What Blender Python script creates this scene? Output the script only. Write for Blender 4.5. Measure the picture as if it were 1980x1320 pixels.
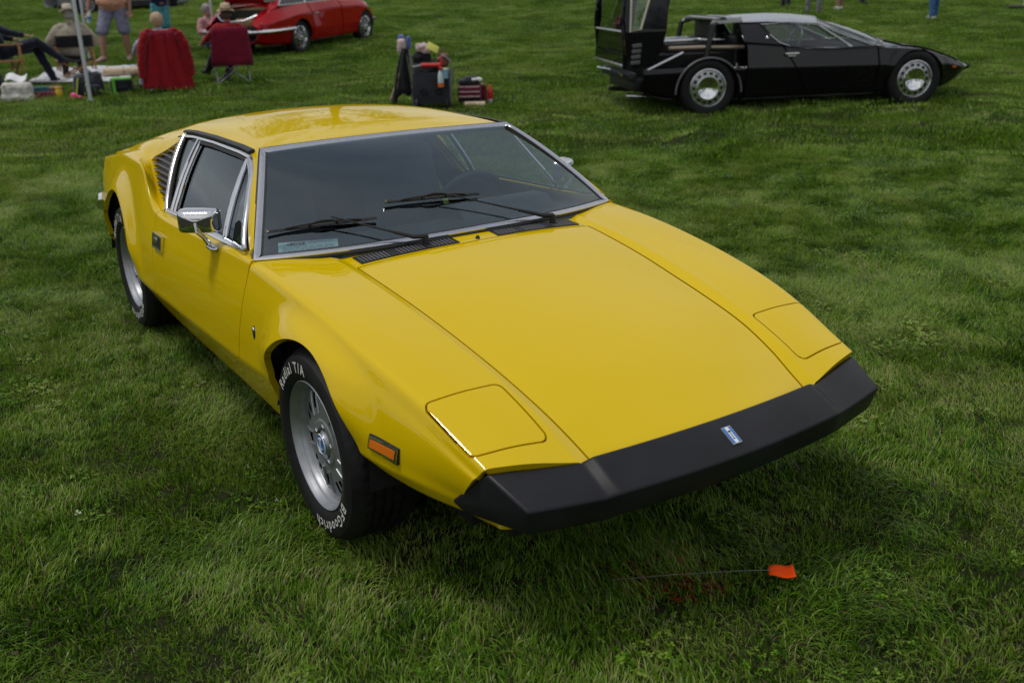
import bpy, bmesh, math, random
import numpy as np
from mathutils import Vector, Matrix, Euler
for o in list(bpy.data.objects): bpy.data.objects.remove(o)
SC = bpy.context.scene
COL = SC.collection
R = math.radians
# ------------------------------------------------------------------ camera
cam = bpy.data.cameras.new('camera'); camo = bpy.data.objects.new('camera', cam); COL.objects.link(camo)
camo.location = (2.61601, -1.76098, 1.64910)
camo.rotation_euler = (1.215891, 0.022094, 0.994468)
cam.sensor_width = 36; cam.lens = 33.582; cam.clip_start = .05; cam.clip_end = 900
cam.dof.use_dof = True; cam.dof.focus_distance = 3.3; cam.dof.aperture_fstop = 3.2
SC.camera = camo
# ------------------------------------------------------------------ sky and sun (bright overcast)
SUN_EL, SUN_AZ = R(69), R(207)      # azimuth measured from +Y towards +X
wd = bpy.data.worlds.new('World'); SC.world = wd; wd.use_nodes = True
nt = wd.node_tree; N = nt.nodes; L = nt.links
bg = N['Background']; bg.inputs['Strength'].default_value = .085
sky = N.new('ShaderNodeTexSky'); sky.sky_type = 'NISHITA'; sky.sun_disc = False
sky.sun_elevation = SUN_EL; sky.sun_rotation = SUN_AZ; sky.air_density = 1.2; sky.dust_density = 2.0
tc = N.new('ShaderNodeTexCoord')
sep = N.new('ShaderNodeSeparateXYZ'); L.new(tc.outputs['Generated'], sep.inputs[0])
# project the direction on a cloud layer so that clouds shrink towards the horizon
ab = N.new('ShaderNodeMath'); ab.operation = 'ABSOLUTE'; L.new(sep.outputs['Z'], ab.inputs[0])
mz = N.new('ShaderNodeMath'); mz.operation = 'ADD'; mz.inputs[1].default_value = .22; L.new(ab.outputs[0], mz.inputs[0])
dv = N.new('ShaderNodeVectorMath'); dv.operation = 'DIVIDE'; L.new(tc.outputs['Generated'], dv.inputs[0])
cb = N.new('ShaderNodeCombineXYZ'); cb.inputs[2].default_value = 1
L.new(mz.outputs[0], cb.inputs[0]); L.new(mz.outputs[0], cb.inputs[1]); L.new(cb.outputs[0], dv.inputs[1])
nz = N.new('ShaderNodeTexNoise'); nz.inputs['Scale'].default_value = 1.5; nz.inputs['Detail'].default_value = 7; nz.inputs['Roughness'].default_value = .55
L.new(dv.outputs[0], nz.inputs['Vector'])
cr = N.new('ShaderNodeValToRGB'); cr.color_ramp.elements[0].position = .30; cr.color_ramp.elements[1].position = .62
cr.color_ramp.elements[0].color = (.55, .55, .55, 1); cr.color_ramp.elements[1].color = (1, 1, 1, 1)
L.new(nz.outputs['Fac'], cr.inputs[0])
cr2 = N.new('ShaderNodeValToRGB'); cr2.color_ramp.elements[0].position = .30; cr2.color_ramp.elements[1].position = .75
cr2.color_ramp.elements[0].color = (4.0, 4.5, 5.3, 1); cr2.color_ramp.elements[1].color = (10.0, 9.9, 9.6, 1)
nz2 = N.new('ShaderNodeTexNoise'); nz2.inputs['Scale'].default_value = .8; nz2.inputs['Detail'].default_value = 5
L.new(dv.outputs[0], nz2.inputs['Vector']); L.new(nz2.outputs['Fac'], cr2.inputs[0])
mx = N.new('ShaderNodeMix'); mx.data_type = 'RGBA'
L.new(cr.outputs[0], mx.inputs[0]); L.new(sky.outputs[0], mx.inputs[6]); L.new(cr2.outputs[0], mx.inputs[7])
L.new(mx.outputs[2], bg.inputs['Color'])
sl = bpy.data.lights.new('sun', 'SUN'); sl.energy = 1.5; sl.angle = R(12); sl.color = (1, .96, .90)
so = bpy.data.objects.new('sun', sl); COL.objects.link(so)
sd = Vector((math.sin(SUN_AZ)*math.cos(SUN_EL), math.cos(SUN_AZ)*math.cos(SUN_EL), math.sin(SUN_EL)))
so.rotation_euler = sd.to_track_quat('Z', 'Y').to_euler(); so.location = (0, 0, 30)
SC.view_settings.view_transform = 'Standard'; SC.view_settings.look = 'None'
SC.view_settings.exposure = -0.03; SC.view_settings.gamma = 1
SC.render.engine = 'CYCLES'
SC.cycles.max_bounces = 8; SC.cycles.transparent_max_bounces = 12; SC.cycles.caustics_reflective = False; SC.cycles.caustics_refractive = False
SC.cycles.use_denoising = True; SC.cycles.denoising_prefilter = 'NONE'

# ------------------------------------------------------------------ helpers: materials
def mat(name, col, rough=.5, metal=0., coat=0., coat_r=.03, noise=0., nscale=8., bump=0., bscale=200., spec=.5, sheen=0., col2=None, trans=0.):
    m = bpy.data.materials.new(name); m.use_nodes = True
    t = m.node_tree; b = t.nodes['Principled BSDF']
    b.inputs['Base Color'].default_value = (*col, 1); b.inputs['Roughness'].default_value = rough
    b.inputs['Metallic'].default_value = metal; b.inputs['Coat Weight'].default_value = coat; b.inputs['Coat Roughness'].default_value = coat_r
    b.inputs['Specular IOR Level'].default_value = spec
    if sheen: b.inputs['Sheen Weight'].default_value = sheen
    if noise or bump:
        co = t.nodes.new('ShaderNodeTexCoord')
    if noise:
        n = t.nodes.new('ShaderNodeTexNoise'); n.inputs['Scale'].default_value = nscale; n.inputs['Detail'].default_value = 6
        t.links.new(co.outputs['Object'], n.inputs['Vector'])
        r = t.nodes.new('ShaderNodeValToRGB'); r.color_ramp.elements[0].position = .3; r.color_ramp.elements[1].position = .7
        c2 = col2 if col2 else tuple(min(1, c*(1+noise)) for c in col)
        c1 = col if col2 else tuple(c*(1-noise) for c in col)
        r.color_ramp.elements[0].color = (*c1, 1); r.color_ramp.elements[1].color = (*c2, 1)
        t.links.new(n.outputs['Fac'], r.inputs[0]); t.links.new(r.outputs[0], b.inputs['Base Color'])
    if bump:
        n2 = t.nodes.new('ShaderNodeTexNoise'); n2.inputs['Scale'].default_value = bscale; n2.inputs['Detail'].default_value = 3
        t.links.new(co.outputs['Object'], n2.inputs['Vector'])
        bp = t.nodes.new('ShaderNodeBump'); bp.inputs['Strength'].default_value = bump; bp.inputs['Distance'].default_value = .002
        t.links.new(n2.outputs['Fac'], bp.inputs['Height']); t.links.new(bp.outputs[0], b.inputs['Normal'])
    return m
def glass_mat(name, tint, refl=(1., 1., 1.), rough=.0, f0=.13):
    """thin pane: Fresnel mix of tinted transparency and mirror reflection"""
    m = bpy.data.materials.new(name); m.use_nodes = True
    t = m.node_tree; t.nodes.clear()
    out = t.nodes.new('ShaderNodeOutputMaterial'); tr = t.nodes.new('ShaderNodeBsdfTransparent'); tr.inputs[0].default_value = (*tint, 1)
    gl = t.nodes.new('ShaderNodeBsdfGlossy'); gl.inputs['Roughness'].default_value = rough; gl.inputs['Color'].default_value = (*refl, 1)
    ge = t.nodes.new('ShaderNodeNewGeometry'); dt = t.nodes.new('ShaderNodeVectorMath'); dt.operation = 'DOT_PRODUCT'
    t.links.new(ge.outputs['Incoming'], dt.inputs[0]); t.links.new(ge.outputs['Normal'], dt.inputs[1])
    def mth(op, a, b=None):
        n = t.nodes.new('ShaderNodeMath'); n.operation = op
        for i, q in enumerate((a, b)):
            if q is None: continue
            if isinstance(q, (int, float)): n.inputs[i].default_value = q
            else: t.links.new(q, n.inputs[i])
        return n.outputs[0]
    c = mth('ABSOLUTE', dt.outputs['Value']); c = mth('SUBTRACT', 1., c); c = mth('POWER', c, 5.); c = mth('MULTIPLY', c, 1-f0); c = mth('ADD', c, f0)
    mxs = t.nodes.new('ShaderNodeMixShader')
    t.links.new(c, mxs.inputs[0]); t.links.new(tr.outputs[0], mxs.inputs[1]); t.links.new(gl.outputs[0], mxs.inputs[2])
    t.links.new(mxs.outputs[0], out.inputs[0])
    return m
# ------------------------------------------------------------------ helpers: objects
def link(name, V, F, m, parent=None, smooth=True, loc=None, rot=None, auto=None):
    me = bpy.data.meshes.new(name)
    me.from_pydata([tuple(v) for v in V], [], F if isinstance(F, list) else list(F))
    if smooth: me.polygons.foreach_set('use_smooth', [True]*len(me.polygons))
    if m is not None:
        for q in (m if isinstance(m, (list, tuple)) else [m]): me.materials.append(q)
    me.update()
    if auto is not None and smooth: me.set_sharp_from_angle(angle=R(auto))
    o = bpy.data.objects.new(name, me); COL.objects.link(o)
    if parent: o.parent = parent
    if loc is not None: o.location = loc
    if rot is not None: o.rotation_euler = rot
    return o
def tag(o, label=None, cat=None, group=None, kind=None):
    if label: o['label'] = label
    if cat: o['category'] = cat
    if group: o['group'] = group
    if kind: o['kind'] = kind
    return o
def empty(name, loc=(0, 0, 0), rz=0, label=None, cat=None, group=None):
    o = bpy.data.objects.new(name, None); COL.objects.link(o); o.location = loc; o.rotation_euler = (0, 0, rz)
    o.empty_display_size = .1
    return tag(o, label, cat, group)
class MB:
    """collects simple shapes for one mesh"""
    def __init__(s): s.V = []; s.F = []
    def add(s, V, F):
        b = len(s.V); s.V += [tuple(v) for v in V]; s.F += [tuple(i+b for i in f) for f in F]; return s
    def box(s, c, d, rot=None, bev=0.):
        c = Vector(c); h = Vector(d)/2
        if bev:
            bm = bmesh.new(); bmesh.ops.create_cube(bm, size=1)
            for v in bm.verts: v.co = Vector((v.co.x*d[0], v.co.y*d[1], v.co.z*d[2]))
            bmesh.ops.bevel(bm, geom=bm.edges[:], offset=bev, segments=2, affect='EDGES', profile=.5)
            V = [v.co.copy() for v in bm.verts]; bm.verts.index_update(); F = [[v.index for v in f.verts] for f in bm.faces]; bm.free()
        else:
            V = [Vector((x*h.x, y*h.y, z*h.z)) for x in (-1, 1) for y in (-1, 1) for z in (-1, 1)]
            F = [(0, 1, 3, 2), (4, 6, 7, 5), (0, 4, 5, 1), (2, 3, 7, 6), (0, 2, 6, 4), (1, 5, 7, 3)]
        M = Euler(rot).to_matrix() if rot is not None else Matrix.Identity(3)
        return s.add([M @ v + c for v in V], F)
    def tube(s, pts, r, n=8, cap=True, closed=False):
        pts = [Vector(p) for p in pts]; rs = r if isinstance(r, (list, tuple)) else [r]*len(pts)
        V = []; F = []; up = None; k = len(pts)
        for i, p in enumerate(pts):
            a = pts[(i-1) % k] if (i > 0 or closed) else p; b = pts[(i+1) % k] if (i < k-1 or closed) else p
            t = (b-a); t = t.normalized() if t.length > 1e-9 else Vector((0, 0, 1))
            if up is None:
                up = t.orthogonal().normalized()
            up = (up - t*up.dot(t)); up = up.normalized() if up.length > 1e-6 else t.orthogonal().normalized()
            w = t.cross(up)
            for j in range(n):
                q = 2*math.pi*j/n; V.append(p + (up*math.cos(q) + w*math.sin(q))*rs[i])
        for i in range(k if closed else k-1):
            for j in range(n):
                a = i*n+j; b = i*n+(j+1) % n; i2 = (i+1) % k
                F.append((a, b, i2*n+(j+1) % n, i2*n+j))
        if cap and not closed:
            F.append(tuple(range(n-1, -1, -1))); F.append(tuple((k-1)*n+j for j in range(n)))
        return s.add(V, F)
    def lathe(s, prof, n=32, axis='z', c=(0, 0, 0), a0=0., a1=2*math.pi):
        """prof: (radius, height) list turned about an axis"""
        full = abs(a1-a0-2*math.pi) < 1e-6; cols = n if full else n+1; V = []; F = []; k = len(prof); c = Vector(c)
        for j in range(cols):
            q = a0+(a1-a0)*j/n
            for r, h in prof:
                x, y = r*math.cos(q), r*math.sin(q)
                V.append(c + (Vector((x, y, h)) if axis == 'z' else Vector((x, h, y)) if axis == 'y' else Vector((h, x, y))))
        for j in range(n):
            j2 = (j+1) % cols
            for i in range(k-1): F.append((j*k+i, j2*k+i, j2*k+i+1, j*k+i+1))
        return s.add(V, F)
    def prism(s, poly, h0, h1, axis='z'):
        """closed 2D outline given thickness along an axis: z (x,y) / y (x,z) / x (y,z)"""
        def P(a, b, h): return (a, b, h) if axis == 'z' else (a, h, b) if axis == 'y' else (h, a, b)
        k = len(poly); V = [P(a, b, h0) for a, b in poly] + [P(a, b, h1) for a, b in poly]
        F = [tuple(range(k-1, -1, -1)), tuple(range(k, 2*k))] + [(i, (i+1) % k, k+(i+1) % k, k+i) for i in range(k)]
        return s.add(V, F)
    def ball(s, c, r, n=12, m=8):
        rx, ry, rz = r if isinstance(r, (list, tuple)) else (r, r, r); V = []; F = []
        for i in range(m+1):
            t = math.pi*i/m
            for j in range(n):
                q = 2*math.pi*j/n; V.append((c[0]+rx*math.sin(t)*math.cos(q), c[1]+ry*math.sin(t)*math.sin(q), c[2]+rz*math.cos(t)))
        for i in range(m):
            for j in range(n): F.append((i*n+j, (i+1)*n+j, (i+1)*n+(j+1) % n, i*n+(j+1) % n))
        return s.add(V, F)
    def build(s, name, m, parent=None, smooth=True, auto=35, **k): return link(name, s.V, s.F, m, parent, smooth, auto=auto, **k)
def copy_tree(o, parent=None):
    c = o.copy(); COL.objects.link(c); c.parent = parent
    for ch in [x for x in bpy.data.objects if x.parent == o]: copy_tree(ch, c)
    return c
# ------------------------------------------------------------------ helpers: surfaces
def pchip(xs, ys):
    xs = np.array(xs, float); ys = np.array(ys, float)
    if xs[0] > xs[-1]: xs, ys = xs[::-1], ys[::-1]
    h = np.diff(xs); d = np.diff(ys)/h; m = np.zeros(len(xs))
    for i in range(1, len(xs)-1):
        if d[i-1]*d[i] > 0:
            w1 = 2*h[i]+h[i-1]; w2 = h[i]+2*h[i-1]; m[i] = (w1+w2)/(w1/d[i-1]+w2/d[i])
    m[0] = d[0]; m[-1] = d[-1]
    def f(x):
        x = np.asarray(x, float); i = np.clip(np.searchsorted(xs, x)-1, 0, len(h)-1); t = (x-xs[i])/h[i]; tc_ = np.clip(t, 0, 1); t2 = tc_*tc_; t3 = t2*tc_
        y = (2*t3-3*t2+1)*ys[i]+(t3-2*t2+tc_)*h[i]*m[i]+(-2*t3+3*t2)*ys[i+1]+(t3-t2)*h[i]*m[i+1]
        return y + np.where(t > 1, (t-1)*h[i]*m[i+1], 0) + np.where(t < 0, t*h[i]*m[i], 0)
    return f
def rail(rows):
    """rows (x, y, z) -> function of x giving (y, z)"""
    rows = sorted(rows); x = [r[0] for r in rows]
    fy = pchip(x, [r[1] for r in rows]); fz = pchip(x, [r[2] for r in rows])
    return lambda q: (float(fy(q)), float(fz(q)))
def bspline(C, per):
    """uniform cubic B-spline over control points C (k, d); clamped ends; per = samples per span (int or list)"""
    C = np.array(C, float); C = np.vstack([2*C[0]-C[1], C, 2*C[-1]-C[-2]]); out = []
    n = len(C)-3
    for i in range(n):
        k = per if isinstance(per, int) else per[i]
        t = np.arange(k)/k
        B = np.stack([(1-t)**3, 3*t**3-6*t**2+4, -3*t**3+3*t**2+3*t+1, t**3], 1)/6
        out.append(B @ C[i:i+4])
    out.append(((C[-4+1-1+0]*0) + (C[-3]+4*C[-2]+C[-1])/6)[None])
    return np.vstack(out)
def grid_faces(nu, nv, flip=False):
    F = []
    for i in range(nu-1):
        for j in range(nv-1):
            a = i*nv+j; f = (a, a+1, a+nv+1, a+nv)
            F.append(f[::-1] if flip else f)
    return F
def clip(V, F, f):
    """keep the part of a polygon mesh where f(V) >= 0, cutting faces cleanly"""
    V = np.asarray(V, float); d = f(V); V2 = [tuple(v) for v in V]; cache = {}; F2 = []
    ins = d >= 0
    for face in F:
        s = [ins[i] for i in face]
        if all(s): F2.append(tuple(face)); continue
        if not any(s): continue
        g = []
        for k, a in enumerate(face):
            b = face[(k+1) % len(face)]
            if ins[a]: g.append(a)
            if ins[a] != ins[b]:
                key = (min(a, b), max(a, b))
                if key not in cache:
                    t = d[a]/(d[a]-d[b]); cache[key] = len(V2); V2.append(tuple(V[a]+(V[b]-V[a])*t))
                g.append(cache[key])
        if len(g) > 2: F2.append(tuple(g))
    used = sorted({i for q in F2 for i in q}); mp = {u: i for i, u in enumerate(used)}
    return np.array([V2[u] for u in used]).reshape(-1, 3), [tuple(mp[i] for i in q) for q in F2]
def vnormals(V, F):
    V = np.asarray(V, float); n = np.zeros_like(V); by = {}
    for f in F: by.setdefault(len(f), []).append(f)
    for k, fs in by.items():
        A = np.array(fs); c = np.zeros((len(A), 3)); p0 = V[A[:, 0]]
        for i in range(1, k-1): c += np.cross(V[A[:, i]]-p0, V[A[:, i+1]]-p0)
        for i in range(k): np.add.at(n, A[:, i], c)
    return n/np.maximum(np.linalg.norm(n, axis=1, keepdims=True), 1e-12)
def rimmed(V, F, depth=.018, edge=.0022):
    """turn the open border of a panel inwards: a small rolled edge, then a flange"""
    V = np.asarray(V, float); nrm = vnormals(V, F); cnt = {}
    for f in F:
        for k, a in enumerate(f):
            b = f[(k+1) % len(f)]; cnt.setdefault((min(a, b), max(a, b)), []).append((a, b))
    be = [q[0] for q in cnt.values() if len(q) == 1]
    ids = sorted({i for e in be for i in e}); base = len(V); k = len(ids)
    r0 = {i: base+j for j, i in enumerate(ids)}; r1 = {i: base+k+j for j, i in enumerate(ids)}
    V2 = np.vstack([V, V[ids], V[ids]-nrm[ids]*depth])
    F2 = list(F) + [(b, a, r1[a], r1[b]) for a, b in be]
    F2 = list(F) + [(r0[b], r0[a], r1[a], r1[b]) for a, b in be]
    return V2, F2
def sdpoly(P, poly):
    """signed distance (positive inside) of points P (n, 2) to a polygon"""
    P = np.asarray(P, float); poly = np.asarray(poly, float); d = np.full(len(P), 1e9); s = np.ones(len(P)); k = len(poly)
    for i in range(k):
        a = poly[i]; b = poly[i-1]; e = b-a; w = P-a
        t = np.clip((w @ e)/(e @ e), 0, 1); q = w-t[:, None]*e; d = np.minimum(d, (q*q).sum(1))
        c1 = P[:, 1] >= a[1]; c2 = P[:, 1] < b[1]; c3 = e[0]*w[:, 1] > e[1]*w[:, 0]
        flip = (c1 & c2 & c3) | (~c1 & ~c2 & ~c3); s = np.where(flip, -s, s)
    return -s*np.sqrt(d)
def rounded(poly, r):
    """polygon shrunk towards its inside so that sdpoly + r gives rounded corners"""
    poly = np.asarray(poly, float); k = len(poly); out = []
    ar = sum(poly[i-1][0]*poly[i][1]-poly[i][0]*poly[i-1][1] for i in range(k)); sg = 1 if ar > 0 else -1
    for i in range(k):
        p = poly[i]; a = poly[i-1]-p; b = poly[(i+1) % k]-p; a /= np.linalg.norm(a); b /= np.linalg.norm(b)
        h = a+b; h /= np.linalg.norm(h); sn = abs(a[0]*b[1]-a[1]*b[0]); half = math.asin(min(1, math.sqrt(max(1e-9, (1-a@b)/2))))
        out.append(p+h*r/max(.2, math.sin(half)))
    return np.array(out)
def sm(a, b, x):
    t = np.clip((np.asarray(x, float)-a)/(b-a), 0, 1); return t*t*(3-2*t)
# ------------------------------------------------------------------ yellow coupe: feature lines (x forward from the front axle, y half width, z up)
LC = rail([(.95, .655, .375), (.80, .685, .392), (.68, .722, .405), (.56, .77, .418), (.33, .825, .425), (0, .842, .428), (-.35, .85, .428), (-.66, .855, .41), (-1.44, .867, .382), (-2.05, .879, .372), (-2.5, .872, .385), (-2.9, .845, .42), (-3.27, .775, .46)])
SH = rail([(.95, .685, .48), (.80, .703, .537), (.7, .716, .572), (.55, .735, .626), (.4, .755, .665), (.2, .774, .703), (0, .783, .734), (-.2, .791, .757), (-.4, .799, .771), (-.57, .803, .777), (-1., .811, .764), (-1.4, .818, .744), (-1.7, .822, .738), (-1.83, .819, .748), (-1.92, .811, .785), (-1.98, .803, .83), (-2.05, .793, .895), (-2.14, .787, .918), (-2.4, .778, .912), (-2.93, .757, .847), (-3.21, .745, .80), (-3.27, .742, .79)])
RT = rail([(.95, .442, .46), (.8, .453, .532), (.7, .463, .577), (.55, .476, .626), (.4, .488, .662), (.2, .502, .70), (0, .514, .73), (-.2, .524, .753), (-.4, .533, .767), (-.7, .548, .775)])
HC = rail([(.95, .39, .448), (.846, .406, .50), (.8, .411, .521), (.7, .425, .565), (.55, .442, .614), (.4, .452, .648), (.2, .464, .685), (0, .478, .718), (-.2, .49, .743), (-.343, .497, .757), (-.7, .51, .772)])
ZC = pchip([.95, .9, .8, .7, .55, .4, .2, 0, -.2, -.36, -.5, -.75], [.478, .512, .552, .59, .635, .669, .706, .738, .763, .779, .788, .80])
RB = rail([(.95, .62, .35), (.7, .690, .360), (.56, .738, .364), (.36, .79, .388), (.2, .79, .36), (-.25, .768, .23), (-.4, .765, .20), (-.5, .765, .20), (-1.9, .775, .195), (-2.5, .775, .22), (-2.9, .76, .29), (-3.27, .72, .34)])
BELT = rail([(-.5, .785, .785), (-.58, .781, .784), (-.7, .777, .781), (-1.2, .778, .762), (-1.77, .777, .738), (-1.85, .773, .745), (-1.95, .764, .768), (-2.05, .746, .803), (-2.16, .727, .845), (-2.27, .708, .895), (-2.45, .695, .922), (-2.95, .68, .845), (-3.27, .67, .80)])
GUT = rail([(-.50, .835, .74), (-.571, .798, .788), (-.8, .69, .945), (-1.03, .582, 1.07), (-1.10, .580, 1.075), (-1.54, .582, 1.072), (-2.0, .577, 1.052), (-2.3, .580, 1.008), (-2.56, .60, .965), (-2.95, .64, .88), (-3.27, .67, .803)])
ZR = pchip([-.5, -.8, -1.0, -1.3, -1.7, -2.0, -2.3, -2.6, -3.27], [.80, .985, 1.072, 1.118, 1.132, 1.118, 1.065, .985, .81])
WS_B, WS_T = (-.571, .781, .778), (-1.032, .562, 1.083)     # windscreen corners
def ws_base(y):
    s = np.abs(y)/WS_B[1]; return -.425 - .146*s**2.6
def ws_top(y):
    s = np.abs(y)/WS_T[1]; return -1.065 + .033*s**2
def ypil(x):
    return WS_B[1] + (np.asarray(x)-WS_B[0])/(WS_T[0]-WS_B[0])*(WS_T[1]-WS_B[1])
ARCH_F, ARCH_R = (0., .300, .362), (-2.515, .325, .405)
def door_x(z):
    return np.interp(z, [.38, .41, .48, .56, .64, .70, .76, .80], [-.655, -.650, -.628, -.600, -.578, -.567, -.562, -.56])
def flare(x, y, z):
    """wheel arch swell added to the half width"""
    add = 0*np.asarray(x, float)
    for (cx, cz, rr), amp, w in ((ARCH_F, .046, .125), (ARCH_R, .036, .13)):
        r = np.hypot(x-cx, z-cz)
        sh = np.interp(x, [-3.2, -2.93, -2.4, -2.05, -1.83, -1.4, -.4, 0, .4, .8], [.80, .847, .912, .9, .75, .744, .771, .734, .665, .537])
        lc = np.interp(x, [-2.9, -2.5, -2.05, -.35, .33, .8], [.42, .385, .372, .428, .425, .392])
        k = 1-sm(rr-.02, rr+w, r)
        add = add + amp*k*sm(lc-.02, lc+.16, z)*(1-sm(sh-.07, sh-.008, z))
    return add
def lerp2(a, b, t): return (a[0]+(b[0]-a[0])*t, a[1]+(b[1]-a[1])*t)
def toward(a, b, d):
    l = math.hypot(b[0]-a[0], b[1]-a[1]); return lerp2(a, b, min(.45, d/max(l, 1e-6)))
def side_ctrl(x):
    rb, lc, sh = RB(x), LC(x), SH(x)
    c = [(rb[0]-.16, rb[1]-.03), (rb[0]-.06, rb[1]-.012), toward(rb, (rb[0]-.1, rb[1]-.02), .012), rb, toward(rb, lc, .02), lerp2(rb, lc, .5), toward(lc, rb, .018), lc, toward(lc, sh, .018)]
    for t in (.28, .5, .72):
        p = lerp2(lc, sh, t); b = .014*4*t*(1-t); c.append((p[0]+b, p[1]+b*.3))
    c += [toward(sh, lc, .04)]
    return c, sh
SIDE_PER = [1, 1, 2, 2, 5, 5, 2, 2, 6, 7, 7, 6, 5]
def front_ctrl(x):
    c, sh = side_ctrl(x); rt, hc, zc = RT(x), HC(x), float(ZC(x))
    m = lerp2(sh, rt, .5); m = (m[0], m[1]+.007)
    c += [(sh[0]-.004, sh[1]), toward(sh, rt, .04), m, toward(rt, sh, .02), (rt[0], rt[1]+.003), toward(rt, hc, .012), toward(hc, rt, .012), (hc[0], hc[1]-.003), (hc[0]-.02, hc[1]+.001)]
    for k in (.75, .5, .25): c.append((hc[0]*k, hc[1]+(zc-hc[1])*(1-k*k)))
    c.append((0, zc))
    return c
FRONT_PER = SIDE_PER + [4, 6, 6, 4, 3, 3, 3, 3, 3, 6, 6, 6]
def rear_side_ctrl(x):
    c, sh = side_ctrl(x); be = BELT(x)
    m = lerp2(sh, be, .5)
    c += [(sh[0]-.002, sh[1]), toward(sh, be, .02), (m[0], m[1]+.003), be]
    return c
REAR_PER = SIDE_PER + [3, 3, 3]
def top_ctrl(x):
    be, gu, zr = BELT(x), GUT(x), float(ZR(x))
    c = [be]
    bow = .018*float(sm(-.6, -.9, x))*(1-.5*float(sm(-2.1, -2.5, x)))
    for t in (.25, .5, .75):
        p = lerp2(be, gu, t); b = bow*4*t*(1-t); c.append((p[0]+b*.8, p[1]+b*.6))
    k = max(0., zr-gu[1])
    c += [toward(gu, be, .02), gu, (gu[0]-.022, gu[1]+min(.016, k*.3)), (gu[0]-.06, gu[1]+k*.48), (gu[0]*.72, gu[1]+k*.70), (gu[0]*.36, gu[1]+k*.93), (0, zr)]
    return c
TOP_PER = [4, 5, 5, 4, 3, 3, 3, 4, 6, 6]
def full(ctrl, per, x):
    """mirror a half control polygon about the centre plane and sample it"""
    h = ctrl(x); C = [(-a, b) for a, b in h[:-1]] + [(h[-1][0], h[-1][1])] + h[:-1][::-1]
    return bspline(C, per + per[::-1])
def green_y(x, z):
    """half width of the side glass surface at (x, z)"""
    be, gu = BELT(x), GUT(x); t = min(1., max(0., (z-be[1])/(gu[1]-be[1]))); return be[0]+(gu[0]-be[0])*t + .018*.8*4*t*(1-t)
# ------------------------------------------------------------------ materials
def paint_mat(name, col, rough=.4):
    m = bpy.data.materials.new(name); m.use_nodes = True; t = m.node_tree; b = t.nodes['Principled BSDF']
    b.inputs['Base Color'].default_value = (*col, 1); b.inputs['Roughness'].default_value = rough
    b.inputs['Coat Weight'].default_value = .8; b.inputs['Coat Roughness'].default_value = .03; b.inputs['Coat IOR'].default_value = 1.5
    b.inputs['Specular IOR Level'].default_value = .0
    # slight orange peel and a film of dust
    co = t.nodes.new('ShaderNodeTexCoord'); n = t.nodes.new('ShaderNodeTexNoise'); n.inputs['Scale'].default_value = 260; n.inputs['Detail'].default_value = 2
    t.links.new(co.outputs['Object'], n.inputs['Vector'])
    bp = t.nodes.new('ShaderNodeBump'); bp.inputs['Strength'].default_value = .025; bp.inputs['Distance'].default_value = .0006
    t.links.new(n.outputs['Fac'], bp.inputs['Height']); t.links.new(bp.outputs[0], b.inputs['Coat Normal'])
    n2 = t.nodes.new('ShaderNodeTexNoise'); n2.inputs['Scale'].default_value = 3.5; n2.inputs['Detail'].default_value = 8; n2.inputs['Roughness'].default_value = .65
    t.links.new(co.outputs['Object'], n2.inputs['Vector'])
    mr = t.nodes.new('ShaderNodeMapRange'); mr.inputs[1].default_value = .35; mr.inputs[2].default_value = .75; mr.inputs[3].default_value = .015; mr.inputs[4].default_value = .06
    t.links.new(n2.outputs['Fac'], mr.inputs[0]); t.links.new(mr.outputs[0], b.inputs['Coat Roughness'])
    return m
M = dict(
    yellow=paint_mat('yellow_paint', (.67, .468, .001)),
    black=mat('black_plastic', (.012, .012, .013), .5, noise=.3, nscale=6),
    bumper=mat('bumper_rubber', (.011, .011, .014), .40, noise=.35, nscale=5, bump=.15, bscale=500, spec=.3),
    dark=mat('dark_void', (.004, .004, .004), .9),
    chrome=mat('chrome', (.78, .78, .80), .07, 1., noise=.04, nscale=30),
    satin=mat('satin_trim', (.60, .60, .63), .22, 1., noise=.05, nscale=40),
    rubber=mat('rubber_seal', (.012, .012, .012), .6),
    tyre=mat('tyre_rubber', (.010, .010, .0105), .62, noise=.35, nscale=14, bump=.3, bscale=260, spec=.3),
    letter=mat('white_letter', (.72, .70, .66), .6, noise=.12, nscale=60),
    alloy=mat('cast_alloy', (.36, .37, .39), .45, .8, noise=.1, nscale=30, bump=.12, bscale=420),
    amber=mat('amber_lens', (.75, .17, .012), .12, coat=1.),
    redlens=mat('red_lens', (.4, .01, .01), .15, coat=1.),
    blue=mat('badge_blue', (.02, .16, .48), .25, coat=1.),
    white=mat('white_enamel', (.75, .75, .75), .3),
    leather=mat('black_leather', (.030, .030, .032), .45, noise=.3, nscale=20, bump=.3, bscale=120),
    carpet=mat('dark_carpet', (.012, .012, .013), .9),
    louver=mat('louver_grey', (.105, .102, .115), .5, noise=.15, nscale=12),
    glass=glass_mat('windscreen_glass', (.60, .70, .74), (.80, .93, 1.0)),
    sglass=glass_mat('side_glass', (.50, .60, .62), (.85, .95, 1.0), f0=.075),
    paper=mat('paper_green', (.50, .66, .66), .7),
    ink=mat('ink', (.02, .03, .03), .7),
)
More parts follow.
